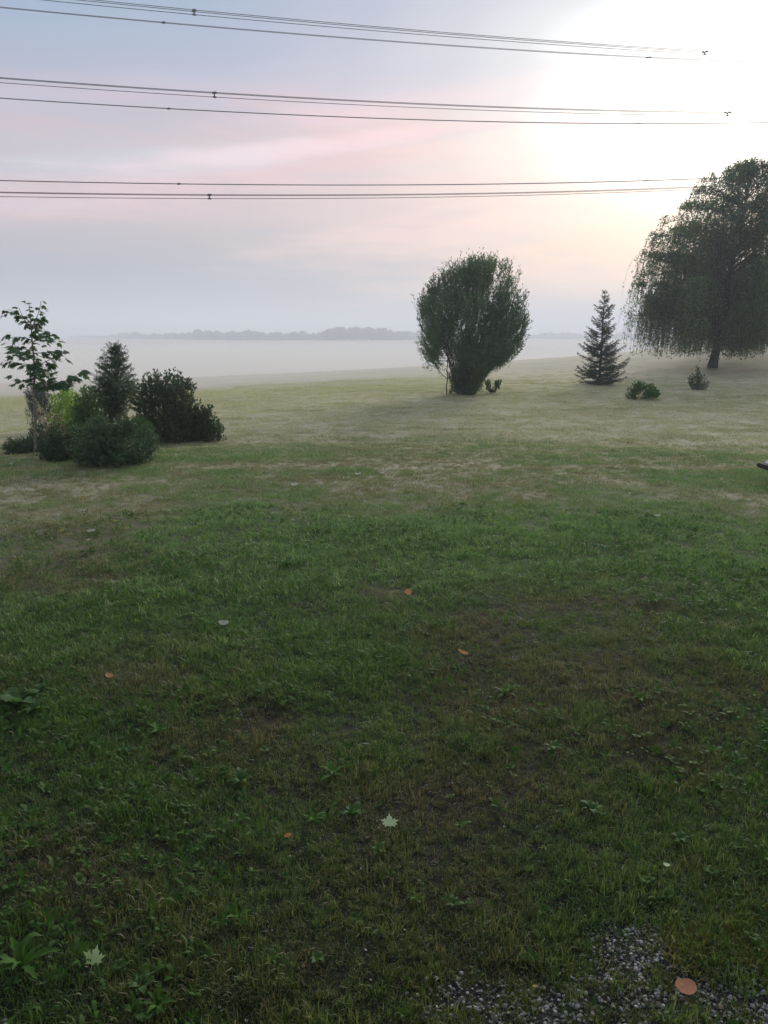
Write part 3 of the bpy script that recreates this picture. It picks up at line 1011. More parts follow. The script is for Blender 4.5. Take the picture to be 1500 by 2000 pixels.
b = hit(1392, 718)
s = mpp(b)
px2m = s
weeping_birch(b, s, 'large weeping birch with a dense drooping crown on the rise at the right', 130, 66,
              [(-0.2, 95 * s)] + [(upright(b, 1392, y_)[1], w_ * s) for y_, w_ in ((700, 138), (665, 172), (625, 170), (563, 170), (500, 160), (430, 140), (385, 118), (355, 94), (336, 56), (326, 10))],
              34, 40 * s, trunk_r=9.0 * s, lsize=(0.10, 0.062), bottom=0.2)


# -- young spruce
def spruce(base, Hh, rb, label):
    root = empty('spruce_tree', base, label, 'tree')
    tp = np.array([[0, 0, -0.1], [0, 0, Hh * 0.5], [0, 0, Hh]])
    Vt, Tt = tubes([(np.stack([np.zeros(8), np.zeros(8), np.linspace(-0.1, Hh, 8)], -1), np.linspace(0.055, 0.006, 8))], 8)
    add_obj('trunk', mesh_np('trunk', Vt, Tt, M['bark'], True, 4), root)
    br, LP, LD = [], [], []
    h = 0.10
    while h < Hh * 0.985:
        f = h / Hh
        R_ = rb * (1 - f) ** 0.85 * (1.0 if f > 0.12 else 0.8)
        nb_ = int(4 + 5 * (1 - f))
        t0 = random.random() * 6.28
        for k in range(nb_):
            th = t0 + 2 * math.pi * k / nb_ + random.uniform(-0.3, 0.3)
            if random.random() < 0.14:
                continue
            L = R_ * random.choice([random.uniform(0.45, 0.8), random.uniform(0.8, 1.25)]) + 0.03
            d = np.array([math.cos(th), math.sin(th), 0])
            hh = h + random.uniform(-0.07, 0.07)
            lift = random.uniform(-0.12, 0.28)
            drp = (0.16 * (1 - f) - 0.55 * f) * L
            t_ = np.linspace(0, 1, 7)
            pts = np.array([0, 0, hh]) + d * (L * t_)[:, None]
            pts[:, 2] += -drp * t_ * 1.6 + (0.30 * L) * t_ ** 3 * (1 - f) + lift * L * t_
            br.append((pts, np.linspace(0.010 * (1 - f) + 0.003, 0.002, 7)))
            sd = np.array([-d[1], d[0], 0])
            segs = [(pts[a], pts[a + 1]) for a in range(1, 6)]
            nt = int(4 + 11 * L / rb)
            for q_ in range(nt):
                u = 0.2 + 0.8 * (q_ + random.random()) / nt
                f_ = u * 6
                a = int(min(5, f_))
                p = pts[a] * (1 - (f_ - a)) + pts[a + 1] * (f_ - a)
                sg = 1 if q_ % 2 else -1
                tl = L * 0.36 * (1.15 - u) + 0.03
                e = p + norm(sd * sg * 0.9 + d * 0.7 + np.array([0, 0, random.uniform(-0.35, 0.1)])) * tl
                segs.append((p, e))
                br.append((np.array([p, e]), np.array([0.003, 0.0015])))
            for (p, e) in segs:
                l_ = np.linalg.norm(e - p)
                m_ = max(4, int(l_ / 0.0042))
                u = rng.random(m_)[:, None]
                LP.append(p + (e - p) * u)
                LD.append(norm(e - p) * 0.8 + rand_dirs(m_) * 0.8)
        h += 0.10 * (0.75 + 0.5 * f) * random.uniform(0.7, 1.3)
    Vt, Tt = tubes(br, 3)
    add_obj('branches', mesh_np('branches', Vt, Tt, M['bark'], True, 4), root)
    LP, LD = np.concatenate(LP), np.concatenate(LD)
    n_ = len(LP)
    Vl, Tl = leaves(LP, LD, rand_dirs(n_), 0.042, 0.010, 0.05)
    add_obj('crown', mesh_np('crown', Vl, Tl, M['spruce']), root)


b = hit(1170, 752)
spruce(b, upright(b, 1175, 567)[1], 52 * mpp(b), 'young conical spruce standing alone between the willow and the birch')


# -- maple sapling with individually built leaves
def maple_leaf_mesh(name, mat, size=1.0, cup=0.12, asym=0.0):
    out_ = [(0, 0.0), (0.16, 0.06), (0.42, -0.04), (0.36, 0.12), (0.60, 0.22), (0.44, 0.32), (0.72, 0.60), (0.46, 0.56), (0.40, 0.70), (0.20, 0.52), (0.22, 0.78), (0.10, 0.82), (0.0, 1.08)]
    ptsl = out_ + [(-x_, y_) for x_, y_ in out_[-2:0:-1]]
    Vv = [(0, 0.30, 0)]
    for x_, y_ in ptsl:
        Vv.append((x_, y_, -cup * (abs(x_) ** 1.5 + max(0, y_ - 0.3) ** 2) + random.uniform(-0.01, 0.01)))
    Vv = np.array(Vv) * size
    k_ = len(ptsl)
    Tt = [(0, i_ + 1, (i_ + 1) % k_ + 1) for i_ in range(k_)]
    # petiole
    n0 = len(Vv)
    Vv = np.vstack([Vv, np.array([(-0.012, 0.02, 0), (0.012, 0.02, 0), (0.008, -0.55, 0.10), (-0.008, -0.55, 0.10)]) * size])
    Tt += [(n0, n0 + 1, n0 + 2), (n0, n0 + 2, n0 + 3)]
    return mesh_np(name, Vv, np.array(Tt), mat)


b = hit(70, 890)
s = mpp(b)
root = empty('maple_sapling', b, 'slender young maple with a pale trunk and large leaves at the left edge', 'tree')
def mp(px, py, dy=0.0):
    a_ = upright(b, px, py)
    return np.array([a_[0], dy, a_[1]])
trunk = [mp(70, 892), mp(68, 850), mp(69, 810), mp(66, 770), mp(67, 735), mp(66, 700), mp(62, 660), mp(60, 625), mp(57, 592)]
polys = [(np.array(trunk), np.array([.026, .019, .017, .016, .014, .012, .010, .007, .004]))]
brs = [(mp(66, 760), mp(85, 745), mp(110, 740, -.1)), (mp(66, 745), mp(40, 750), mp(25, 738, .1)), (mp(67, 745), mp(110, 760, -.1), mp(145, 740, -.2)),
       (mp(110, 752, -.1), mp(140, 745, -.2), mp(178, 722, -.25)), (mp(66, 720), mp(90, 705), mp(115, 690, .15)), (mp(66, 712), mp(40, 712), mp(16, 702, -.15)),
       (mp(64, 690), mp(90, 690), mp(122, 684, -.1)), (mp(64, 685), mp(40, 680), mp(14, 675, .1)), (mp(63, 668), mp(85, 660), mp(103, 668, .1)),
       (mp(62, 665), mp(45, 655), mp(25, 660, -.1)), (mp(61, 650), mp(80, 640), mp(97, 655, -.1)), (mp(61, 640), mp(45, 625), mp(30, 600, .1)),
       (mp(60, 640), mp(76, 620), mp(80, 588, 0)), (mp(60, 630), mp(42, 615), mp(22, 604, -.1)), (mp(62, 660), mp(60, 655, .3), mp(70, 655, .45)),
       (mp(62, 690), mp(66, 685, -.3), mp(55, 690, -.45)), (mp(62, 640), mp(62, 630, .2), mp(60, 622, .35)), (mp(66, 735), mp(66, 735, .3), mp(80, 730, .4)),
       (mp(62, 700), mp(85, 712, -.2), mp(100, 722, -.35))]
lpts = []
for (a_, b_, c_) in brs:
    pt = bez(a_, b_, c_, 8)
    polys.append((pt, np.linspace(.007, .0025, 8)))
    ln = np.linalg.norm(c_ - a_)
    for u in np.linspace(0.2, 1.0, max(5, int(ln / 0.026))):
        f_ = u * 7
        k = int(min(6, f_))
        lpts.append((pt[k] * (1 - (f_ - k)) + pt[k + 1] * (f_ - k), norm(c_ - a_)))
for py in np.arange(590, 750, 3.2):
    lpts.append((mp(float(np.interp(py, [592, 660, 745], [57, 62, 66])), py), np.array([0, 0, 0.2])))
Vt, Tt = tubes(polys[:1], 8)
add_obj('trunk', mesh_np('trunk', Vt, Tt, M['palebark'], True, 4), root)
Vt, Tt = tubes(polys[1:], 5)
add_obj('branches', mesh_np('branches', Vt, Tt, M['bark'], True, 4), root)
mleaf = [maple_leaf_mesh('leaf', M['maple'], 1.0, cp) for cp in (0.10, 0.25, 0.4)]
for k, (p, d) in enumerate(lpts):
    o = bpy.data.objects.new('leaf', mleaf[k % 3])
    C.objects.link(o)
    o.parent = root
    top_f = np.clip((p[2] - 1.3) / 0.9, 0, 1)
    a_ = math.atan2(d[1], d[0]) + random.uniform(-1.3, 1.3) if abs(d[2]) < 0.9 and np.linalg.norm(d[:2]) > 0.1 else random.uniform(0, 6.28)
    o.rotation_euler = Euler((random.uniform(-1.0, -0.1), random.uniform(-0.45, 0.45), a_ - math.pi / 2))
    sz_ = random.uniform(0.075, 0.118) * (1 - 0.35 * top_f)
    o.scale = (sz_, sz_, sz_)
    out_ = np.array([math.cos(a_), math.sin(a_), random.uniform(-1.0, 0.9)]) * random.uniform(0.01, 0.09)
    o.location = Vector(p + out_)

# -- small pine behind the maple trunk
bush('small_pine', (72, 845), [(843, 54, 92), (820, 54, 94), (800, 52, 98), (780, 50, 99), (765, 52, 92), (755, 58, 85)],
     'small blue-grey pine right behind the pale trunk of the maple sapling', 'tree', M['pine'], M['bark'], 60, (0.085, 0.009), (0.18, 0.30), 46, 5,
     up=1.0, outw=0.45, stem_r=0.012, bare=0.35, needle=True, holes=0.3, rough=0.5)
bush('faded_flower_shrub', (90, 862), [(862, 58, 125), (850, 54, 128), (830, 54, 128), (812, 56, 122), (800, 62, 112)],
     'shrub with faded pinkish brown flower heads behind the maple sapling', 'shrub', M['faded'], M['bark'], 110, (0.030, 0.022), (0.12, 0.22), 10, 10, up=0.8, outw=0.5, stem_r=0.006, crown='flowers')
bush('low_green_shrub', (95, 862), [(862, 55, 150), (850, 54, 150), (838, 56, 140), (828, 62, 130)],
     'low dark green shrub at the foot of the faded flower shrub', 'shrub', M['cover'], M['bark'], 260, (0.035, 0.02), (0.1, 0.2), 14, 8, up=0.7, outw=0.5, stem_r=0.006)
bush('lime_shrub', (125, 842), [(840, 98, 160), (820, 94, 162), (800, 92, 162), (780, 96, 158), (768, 102, 150), (760, 112, 138)],
     'bright lime green shrub behind the maple sapling', 'shrub', M['lime'], M['bark'], 480, (0.040, 0.02), (0.1, 0.2), 16, 7, up=0.8, outw=0.4, stem_r=0.008)
bush('green_shrub', (178, 872), [(872, 140, 218), (850, 134, 222), (820, 132, 218), (795, 138, 210), (775, 148, 205), (757, 158, 192)],
     'soft mid-green feathery shrub between the lime shrub and the thin conifer', 'shrub', M['midgreen'], M['bark'], 900, (0.036, 0.014), (0.14, 0.28), 22, 10, up=0.8, outw=0.5, stem_r=0.01, rough=0.5, holes=0.25, dens_noise=4.0)
# -- thin conifer sapling with two stems
cprof = [(830, 216, 226), (800, 205, 250), (785, 182, 262), (765, 176, 268), (745, 180, 266), (725, 190, 258), (705, 198, 250), (690, 204, 244), (672, 208, 238)]
bush('conifer_sapling', (222, 880), cprof, 'thin feathery conifer with two bare stems rising above the juniper', 'tree', M['larch'], M['bark'],
     560, (0.032, 0.007), (0.14, 0.32), 80, 4, up=0.5, outw=0.9, stem_r=0.014, bare=0.42, needle=True, holes=0.12, bias=0.6, base_spread=0.05, dens_noise=3.0)
bush('red_flower_spike', (240, 862), [(842, 238, 241), (820, 234, 244), (800, 233, 246), (793, 236, 243)], 'hanging withered red flower spikes beside the conifer stems', 'flower',
     M['redflower'], M['bark'], 24, (0.03, 0.012), (0.04, 0.09), 14, 2, up=-0.8, outw=0.2, stem_r=0.004, bare=0.30, crown='flowers')
# -- dark juniper mound in front
bush('juniper_bush', (220, 905), [(905, 150, 284), (890, 136, 298), (872, 132, 304), (856, 138, 302), (840, 150, 270), (828, 168, 262), (816, 196, 250), (808, 210, 236)],
     'dark green spreading juniper mound in front of the shrub group', 'shrub', M['juniper'], M['bark'], 700, (0.040, 0.014), (0.16, 0.36), 34, 10, up=0.75, outw=0.65,
     stem_r=0.012, needle=True, bias=0.45, depth=0.8, rough=0.55, holes=0.35, dens_noise=4.0)
bush('green_juniper', (268, 880), [(880, 240, 305), (860, 236, 308), (840, 238, 302), (825, 246, 290), (815, 255, 280)],
     'brighter green conifer shrub behind the right side of the dark juniper', 'shrub', M['midgreen'], M['bark'], 420, (0.026, 0.006), (0.12, 0.22), 50, 6, up=0.7, outw=0.6, stem_r=0.01, needle=True)
# -- right-hand shrubs
bush('round_shrub', (325, 862), [(861, 285, 378), (850, 280, 388), (825, 268, 392), (800, 262, 388), (780, 258, 384), (765, 262, 382), (750, 272, 372), (738, 285, 358), (727, 305, 345)],
     'large rounded dark purplish green shrub at the right of the shrub group', 'shrub', M['redshrub'], M['bark'], 1000, (0.055, 0.028), (0.14, 0.32), 14, 12, up=0.8, outw=0.5, stem_r=0.014, bias=0.45, rough=0.28, holes=0.15, dens_noise=3.5)
bush('leafy_shrub', (372, 861), [(861, 345, 396), (845, 345, 400), (825, 350, 396), (805, 355, 390), (792, 362, 382)],
     'light green leafy shrub tucked in front of the round dark shrub', 'shrub', M['broad'], M['bark'], 260, (0.050, 0.026), (0.12, 0.22), 12, 6, up=0.7, outw=0.5, stem_r=0.01)
bush('spreading_shrub', (402, 861), [(861, 372, 432), (848, 368, 436), (832, 372, 434), (818, 378, 424), (805, 384, 418), (796, 390, 412)],
     'low brownish shrub with upturned leafy tips rightmost of the shrub group', 'shrub', M['broad'], M['bark'], 260, (0.055, 0.026), (0.14, 0.26), 13, 8, up=0.6, outw=0.7, stem_r=0.01, rough=0.4)
# -- ground cover mats under the maple
bush('ground_cover_plant', (50, 886), [(886, 8, 92), (876, 4, 98), (866, 12, 90), (858, 22, 75)], 'low dark creeping plant left of the maple trunk', 'plant', M['cover'], M['bark'], 380, (0.05, 0.014), (0.1, 0.2), 14, 5,
     up=0.6, outw=0.6, stem_r=0.005)
bush('ground_cover_plant', (122, 897), [(897, 80, 165), (885, 76, 168), (868, 78, 165), (855, 88, 155), (848, 98, 145)], 'low dark bushy plant between the maple trunk and the juniper', 'plant', M['cover'], M['bark'], 480, (0.045, 0.016), (0.1, 0.22), 14, 6,
     up=0.7, outw=0.6, stem_r=0.005, rough=0.5, holes=0.3, dens_noise=5.0)
bush('yellow_plant', (158, 900), [(900, 145, 172), (890, 142, 175), (880, 148, 170)], 'small yellowish dry plant at the left foot of the juniper', 'plant', M['moss'], M['bark'], 40, (0.045, 0.010), (0.06, 0.12), 12, 3,
     up=0.7, outw=0.7, stem_r=0.004)

# -- tree at the right whose twig tips hang into the top right corner
tb = np.array([8.6, 8.2, float(H(8.6, 8.2))])
weeping_birch(tb, 1, 'tree at the right whose lowest leafy twig tips hang into the top right corner', 22, 26,
              [(2.4, 2.0), (3.5, 3.6), (5.0, 4.25), (7.0, 3.8), (8.5, 2.4), (9.6, 0.3)], 20, 0.2, name='overhanging_tree', bottom=2.6, trunk_r=0.14, lsize=(0.06, 0.035))


# ------------------------------------------------------------------ distant wood
def crown_blob(cx, cy, zb, h, wd, n):
    """a far tree crown as a mass of leaf clumps on an uneven dome"""
    d = rand_dirs(n)
    d[:, 2] = np.abs(d[:, 2]) * rng.choice([1, 1, -0.6], n)
    rr = rng.uniform(0.75, 1.08, n)[:, None]
    P_ = d * rr * np.array([wd / 2, wd / 2, h * 0.5]) + np.array([cx, cy, zb + h * 0.52])
    return P_, d


wood = []
# (px, top py) along the skyline -> trees standing on the far side of the valley
sky_l = [(135, 668, 1150), (160, 664, 1100), (185, 660, 1050), (215, 654, 980), (230, 652, 900), (260, 650, 850), (290, 651, 820), (320, 652, 780), (345, 650, 740), (370, 649, 700), (400, 645, 680),
         (415, 646, 680), (440, 651, 680), (460, 648, 650), (480, 646, 650), (500, 650, 650), (520, 648, 650), (545, 651, 640), (565, 648, 640), (590, 649, 640), (615, 653, 640), (635, 646, 620),
         (650, 641, 600), (670, 639, 600), (700, 639, 600), (725, 640, 600), (745, 643, 600), (762, 647, 620), (780, 646, 640), (800, 648, 660), (830, 648, 680)]
sky_r = [(840, 652, 780), (900, 654, 850), (960, 656, 900), (1020, 657, 900), (1065, 651, 900), (1085, 650, 900), (1110, 650, 880), (1125, 652, 880), (1150, 655, 900), (1200, 652, 900), (1215, 650, 900),
         (1260, 655, 950), (1330, 654, 950), (1400, 655, 950), (1500, 654, 950), (1700, 652, 950), (1900, 652, 950)]
for lst in (sky_l, sky_r):
    xs = np.array([a for a, b, c in lst], float)
    px = xs[0]
    while px < xs[-1]:
        tp = np.interp(px, xs, [b for a, b, c in lst]) + random.uniform(-1.2, 2.0)
        ds = np.interp(px, xs, [c for a, b, c in lst]) * random.uniform(0.98, 1.05)
        d = ray(px, 655)
        d = d / math.hypot(d[0], d[1])
        x_, y_ = d[0] * ds, d[1] * ds
        g_ = float(H(x_, y_))
        ztop = EYE + (655 - tp) / F * ds
        h = max(3.0, ztop - g_)
        wood.append((x_, y_, g_, h, h * random.uniform(0.5, 0.95)))
        px += random.uniform(4, 8)
PP, DD = [], []
for (x_, y_, g_, h, wd) in wood:
    for jx, jh in ((0, random.uniform(0.8, 1.12)), (0.6, random.uniform(.6, .85)), (-0.5, random.uniform(.55, .8))):
        P_, D_ = crown_blob(x_ + jx * wd * 0.7, y_ + abs(jx) * 6, g_ - 0.3, h * jh, wd, 220)
        PP.append(P_)
        DD.append(D_)
PP, DD = np.concatenate(PP), np.concatenate(DD)
n_ = len(PP)
Vl, Tl = leaves(PP, np.cross(DD, rand_dirs(n_)), DD, 2.0 * rng.uniform(0.6, 1.2, n_), 1.6, 0.05)
tag(add_obj('distant_wood', mesh_np('distant_wood', Vl, Tl, M['farwood'])), 'hazy line of trees across the valley on the horizon', kind='stuff')

# ------------------------------------------------------------------ power lines
YAW = R(20)
LD_ = np.array([math.cos(YAW), math.sin(YAW)])
LN_ = np.array([-LD_[1], LD_[0]])


def wire_fit(pts, d0):
    ss, zs = [], []
    for q_ in pts:
        r_ = ray(*q_)
        t_ = d0 / (r_[:2] @ LN_)
        ss.append(t_ * (r_[:2] @ LD_))
        zs.append(EYE + t_ * r_[2])
    return np.polyfit(ss, zs, 2)


def wire_pts(c, d0, s0=-70, s1=105, n=70, off=0.0):
    s_ = np.linspace(s0, s1, n)
    xy = np.outer(s_, LD_) + LN_ * (d0 + off)
    return np.column_stack([xy, np.polyval(c, s_)])


def s_of(px, py, d0):
    r_ = ray(px, py)
    t_ = d0 / (r_[:2] @ LN_)
    return t_ * (r_[:2] @ LD_)


def build_line(label, wires, spacers, group, d0, rad=0.017):
    """wires: list of (fit pts, distance offset)"""
    mid = wire_pts(wire_fit(wires[0][0], d0), d0, 0, 1, 2)[0]
    root = empty('power_line', mid, label, 'power line', group)
    fits = []
    for pts, off in wires:
        c = wire_fit(pts, d0 + off)
        fits.append((c, off))
        Vt, Tt = tubes([(wire_pts(c, d0, off=off) - mid, np.full(70, rad))], 5)
        add_obj('wire', mesh_np('wire', Vt, Tt, M['conductor'], True, 4), root)
    for (px, py) in spacers:
        s_ = s_of(px, py, d0)
        pts = [np.array([*(LD_ * s_ + LN_ * (d0 + off)), np.polyval(c, s_)]) - mid for c, off in fits]
        ctr = sum(pts) / len(pts)
        pl_ = []
        for p in pts:
            e = p + (p - ctr) * 0.12
            pl_.append((np.array([ctr, (ctr + p) / 2, p, e]), np.array([0.03, 0.035, 0.055, 0.05])))
            pl_.append((np.array([p - np.array([*LD_, 0]) * 0.10, p, p + np.array([*LD_, 0]) * 0.10]), np.array([0.035, 0.055, 0.035])))
        Vt, Tt = tubes(pl_, 6)
        add_obj('spacer', mesh_np('spacer', Vt, Tt, M['clampmetal'], True, 4), root)
    return root


G = 'overhead power lines across the sky'
A = [(0, -19), (185, 0), (380, 19.5), (750, 53), (1000, 74), (1380, 100)]
build_line('upper bundle of three overhead wires joined by dark spacers, topmost in the sky',
           [(A, 0), ([(x_, y_ + 3.4 - x_ * 0.0007) for x_, y_ in A], 0.34), ([(x_, y_ + 10.5 - x_ * 0.003) for x_, y_ in A], 0.17)], [(380, 22), (1380, 102)], G, 46)
A4 = [(0, 14), (320, 42), (750, 80), (1000, 96), (1270, 111), (1430, 119)]
build_line('pair of close overhead wires directly below the topmost bundle', [(A4, 0), ([(x_, y_ + 1.6) for x_, y_ in A4], 0.38)], [(320, 42), (1270, 111)], G, 54)
B = [(0, 151), (420, 181), (750, 199), (1100, 212), (1425, 219)]
build_line('middle bundle of overhead wires with a spacer at the left and one at the right',
           [(B, 0), ([(x_, y_ + 1.8) for x_, y_ in B], 0.38), ([(x_, y_ + 10 - x_ * 0.002) for x_, y_ in B], 0.19)], [(420, 185), (1425, 221)], G, 46)
B3 = [(0, 191), (330, 212), (750, 231), (1000, 238), (1250, 241), (1430, 240)]
build_line('single-looking overhead wire directly below the middle bundle', [(B3, 0), ([(x_, y_ + 0.9) for x_, y_ in B3], 0.38)], [(330, 212), (1250, 241)], G, 54)
C1 = [(0, 352), (350, 359), (750, 361), (1000, 358), (1265, 353), (1350, 349)]
build_line('single-looking overhead wire highest of the lowest group, ending behind the birch', [(C1, 0), ([(x_, y_ + 0.9) for x_, y_ in C1], 0.38)], [(350, 360), (1265, 353)], G, 54)
C2 = [(0, 375), (410, 380), (750, 380), (1000, 376), (1330, 366)]
build_line('lowest bundle of overhead wires with one spacer at the left', [(C2, 0), ([(x_, y_ + 1.6) for x_, y_ in C2], 0.38), ([(x_, y_ + 9 - x_ * 0.003) for x_, y_ in C2], 0.19)], [(410, 384)], G, 46)


# ------------------------------------------------------------------ low garden furniture at the right edge
def box_mesh(name, sx, sy, sz, mat, bevel=0.01, taper=1.0, loc=(0, 0, 0)):
    import bmesh
    bm = bmesh.new()
    bmesh.ops.create_cube(bm, size=1.0)
    for v in bm.verts:
        k = taper if v.co.z > 0 else 1.0
        v.co = Vector((v.co.x * sx * k + loc[0], v.co.y * sy * k + loc[1], v.co.z * sz + loc[2]))
    bmesh.ops.bevel(bm, geom=list(bm.edges), offset=bevel, segments=2, affect='EDGES')
    me = bpy.data.meshes.new(name)
    bm.to_mesh(me)
    bm.free()
    me.materials.append(mat)
    return me


b = hit(1500, 958)
d_ = b[1]
s = mpp(b)
lx = (1491 - 750) / F * (d_ / (math.cos(PITCH) + (1000 - 924) / F * math.sin(PITCH)))
zt = EYE + ray(1491, 924)[2] * d_ / ray(1491, 924)[1]
gz = float(H(lx + 0.6, d_ + .3))
root = empty('garden_table', (lx + 0.84, d_ + 0.32, gz), 'low pale-topped garden table with black underside cut off by the right edge of the photo', 'table')
hh = zt - gz
add_obj('table_top', box_mesh('table_top', 1.16, 0.56, 0.075, M['palepaint'], 0.012, 0.86, (0.02, 0, hh + 0.052)), root)
add_obj('underframe', box_mesh('underframe', 1.24, 0.64, 0.05, M['blackplastic'], 0.015, 1.0, (0, 0, hh - 0.012)), root)
for sx_ in (-1, 1):
    for sy_ in (-1, 1):
        add_obj('leg', box_mesh('leg', 0.045, 0.045, hh - 0.02, M['blackplastic'], 0.006, 1.0, (0.42 * sx_, 0.24 * sy_, (hh - 0.04) / 2 - 0.015)), root)


# ------------------------------------------------------------------ fallen leaves
def oval_leaf_mesh(name, mat, aspect=0.75, notch=True, cup=0.15):
    k_ = 16
    pts = []
    for i_ in range(k_):
        a_ = 2 * math.pi * i_ / k_
        r_ = 1 - (0.14 if notch and i_ in (4,) else 0) + random.uniform(-0.075, 0.05)
        x_, y_ = 0.5 * math.cos(a_) * r_, 0.5 * aspect * math.sin(a_) * r_
        pts.append((x_, y_, cup * (x_ * x_ + 1.5 * y_ * y_) + random.uniform(-0.012, 0.012)))
    Vv = np.array([(0, 0, 0)] + pts)
    n0 = len(Vv)
    Tt = [(0, i_ + 1, (i_ + 1) % k_ + 1) for i_ in range(k_)]
    Vv = np.vstack([Vv, [(0.48, -0.01, 0.02), (0.48, 0.012, 0.02), (0.72, 0.03, 0.05)]])
    Tt.append((n0, n0 + 1, n0 + 2))
    return mesh_np(name, Vv, np.array(Tt), mat)


def put_leaf(name, px, py, me, wpx, label, up=0.028, rot=None, group='fallen leaves on the lawn'):
    b_ = hit(px, py)
    s_ = mpp(b_)
    # stand-off above the turf, moved along the ray so it stays where it lies
    d_ = ray(px, py)
    t_ = (EYE - (b_[2] + up)) / -d_[2]
    p_ = np.array([0, 0, EYE]) + d_ * t_
    o = bpy.data.objects.new(name, me)
    C.objects.link(o)
    o.location = Vector(p_)
    k = wpx * s_
    o.scale = (k, k, k)
    o.rotation_euler = rot if rot else Euler((random.uniform(-0.25, 0.45), random.uniform(-0.3, 0.3), random.uniform(0, 6.28)))
    tag(o, label, 'leaf', group)
    return o


pl = maple_leaf_mesh('maple_leaf', M['paleleaf'], 0.80, 0.18)
put_leaf('maple_leaf', 762, 1614, pl, 32, 'pale green star-shaped maple leaf lying in the middle foreground grass', 0.035, Euler((0.50, 0.10, 0.12)))
pl2 = maple_leaf_mesh('maple_leaf', M['paleleaf'], 0.80, 0.5)
put_leaf('maple_leaf', 180, 1885, pl2, 40, 'pale green maple leaf standing half upright near the bottom left corner', 0.035, Euler((1.0, 0.5, 0.35)))
put_leaf('round_leaf', 1340, 1926, oval_leaf_mesh('round_leaf', M['orangeleaf'], 0.72), 45, 'large orange brown round leaf lying on the gravel at the bottom right', 0.03, Euler((0.30, 0.12, 0.1)))
put_leaf('curled_leaf', 212, 1320, oval_leaf_mesh('curled_leaf', M['orangeleaf'], 0.7, True, 1.2), 15, 'small curled orange leaf at the left of the lawn', 0.045, Euler((0.7, 0.3, 0.5)))
put_leaf('curled_leaf', 797, 1156, oval_leaf_mesh('curled_leaf', M['orangeleaf'], 0.85, True, 0.3), 14, 'small round tan leaf upright in green grass near the bare patch', 0.05, Euler((1.1, 0.2, 0.2)))
put_leaf('curled_leaf', 904, 1274, oval_leaf_mesh('curled_leaf', M['orangeleaf'], 0.35, False, 1.0), 22, 'narrow curled brown leaf lying across the middle of the lawn', 0.045, Euler((0.6, 0.3, -0.35)))
put_leaf('curled_leaf', 563, 1631, oval_leaf_mesh('curled_leaf', M['orangeleaf'], 0.55, False, 1.2), 14, 'small curled orange leaf left of the star-shaped maple leaf', 0.045, Euler((0.8, -0.3, 0.1)))
put_leaf('oval_leaf', 1302, 1689, oval_leaf_mesh('oval_leaf', M['paleleaf'], 0.6, False, 0.4), 14, 'small pale green leaf in dark grass above the gravel', 0.05)
put_leaf('oval_leaf', 1046, 1926, oval_leaf_mesh('oval_leaf', M['yellowleaf'], 0.5, False, 0.5), 12, 'tiny yellow leaf on the left part of the gravel', 0.02)
for (px, py, wp, mt, lb) in [(576, 947, 17, 'whiteleaf', 'crumpled whitish leaf lying near the far edge of the lawn, leftmost of the pale scraps'),
                             (656, 942, 9, 'whiteleaf', 'small whitish leaf scrap right of the crumpled pale leaf'),
                             (699, 926, 13, 'whiteleaf', 'flat whitish leaf on the far lawn beside the yellowish mown line'),
                             (747, 924, 7, 'whiteleaf', 'tiny whitish leaf scrap on the mown line right of the flat pale leaf'),
                             (178, 1037, 16, 'whiteleaf', 'narrow whitish leaf on the brown turf in front of the juniper'),
                             (121, 1037, 7, 'yellowleaf', 'tiny orange yellow leaf left of the narrow whitish leaf'),
                             (225, 1017, 7, 'yellowleaf', 'tiny yellow leaf above the narrow whitish leaf'),
                             (173, 1054, 8, 'whiteleaf', 'small pale leaf just below the narrow whitish leaf'),
                             (276, 1153, 7, 'whiteleaf', 'tiny white scrap in the green grass of the left lawn'),
                             (436, 1217, 20, 'whiteleaf', 'narrow curled pale leaf lying on the left middle lawn'),
                             (1229, 964, 8, 'whiteleaf', 'small pale leaf on the far right part of the lawn'),
                             (1267, 1053, 7, 'yellowleaf', 'tiny yellow leaf in the bright green grass at the right'),
                             (1284, 1007, 13, 'whiteleaf', 'flat whitish leaf in grass at the far right of the lawn'),
                             (22, 905, 6, 'whiteleaf', 'tiny white scrap in the grass below the creeping plant'),
                             (280, 903, 4, 'whiteleaf', 'speck-sized pale leaf at the right foot of the juniper')]:
    put_leaf('pale_leaf', px, py, oval_leaf_mesh('pale_leaf', M[mt], random.uniform(0.35, 0.6), False, 0.9), wp, lb, 0.035, Euler((random.uniform(0.3, 0.8), random.uniform(-0.2, 0.2), random.uniform(-0.4, 0.6))))


# ------------------------------------------------------------------ single weeds that stand out
def toothed_leaf(L, W, rise, teeth=True):
    """one leaf of several segments with a toothed outline, pointing along +X"""
    n = 7
    Vv, Tt = [], []
    for k in range(n + 1):
        u = k / n
        w_ = W * (0.12 + 0.88 * math.sin(math.pi * min(1, u * 0.62 + 0.12)) ** 1.4) * (1 - u ** 5)
        if teeth and k % 2 == 1:
            w_ *= 0.55
        z_ = rise * (u - 0.62 * u * u * 1.3) * L
        x_ = u * L * (0.92)
        Vv += [(x_, w_ / 2, z_ + w_ * 0.15), (x_, 0, z_), (x_, -w_ / 2, z_ + w_ * 0.15)]
        if k:
            o = 3 * k
            Tt += [(o - 3, o - 2, o + 1), (o - 3, o + 1, o), (o - 2, o - 1, o + 2), (o - 2, o + 2, o + 1)]
    return np.array(Vv), np.array(Tt)


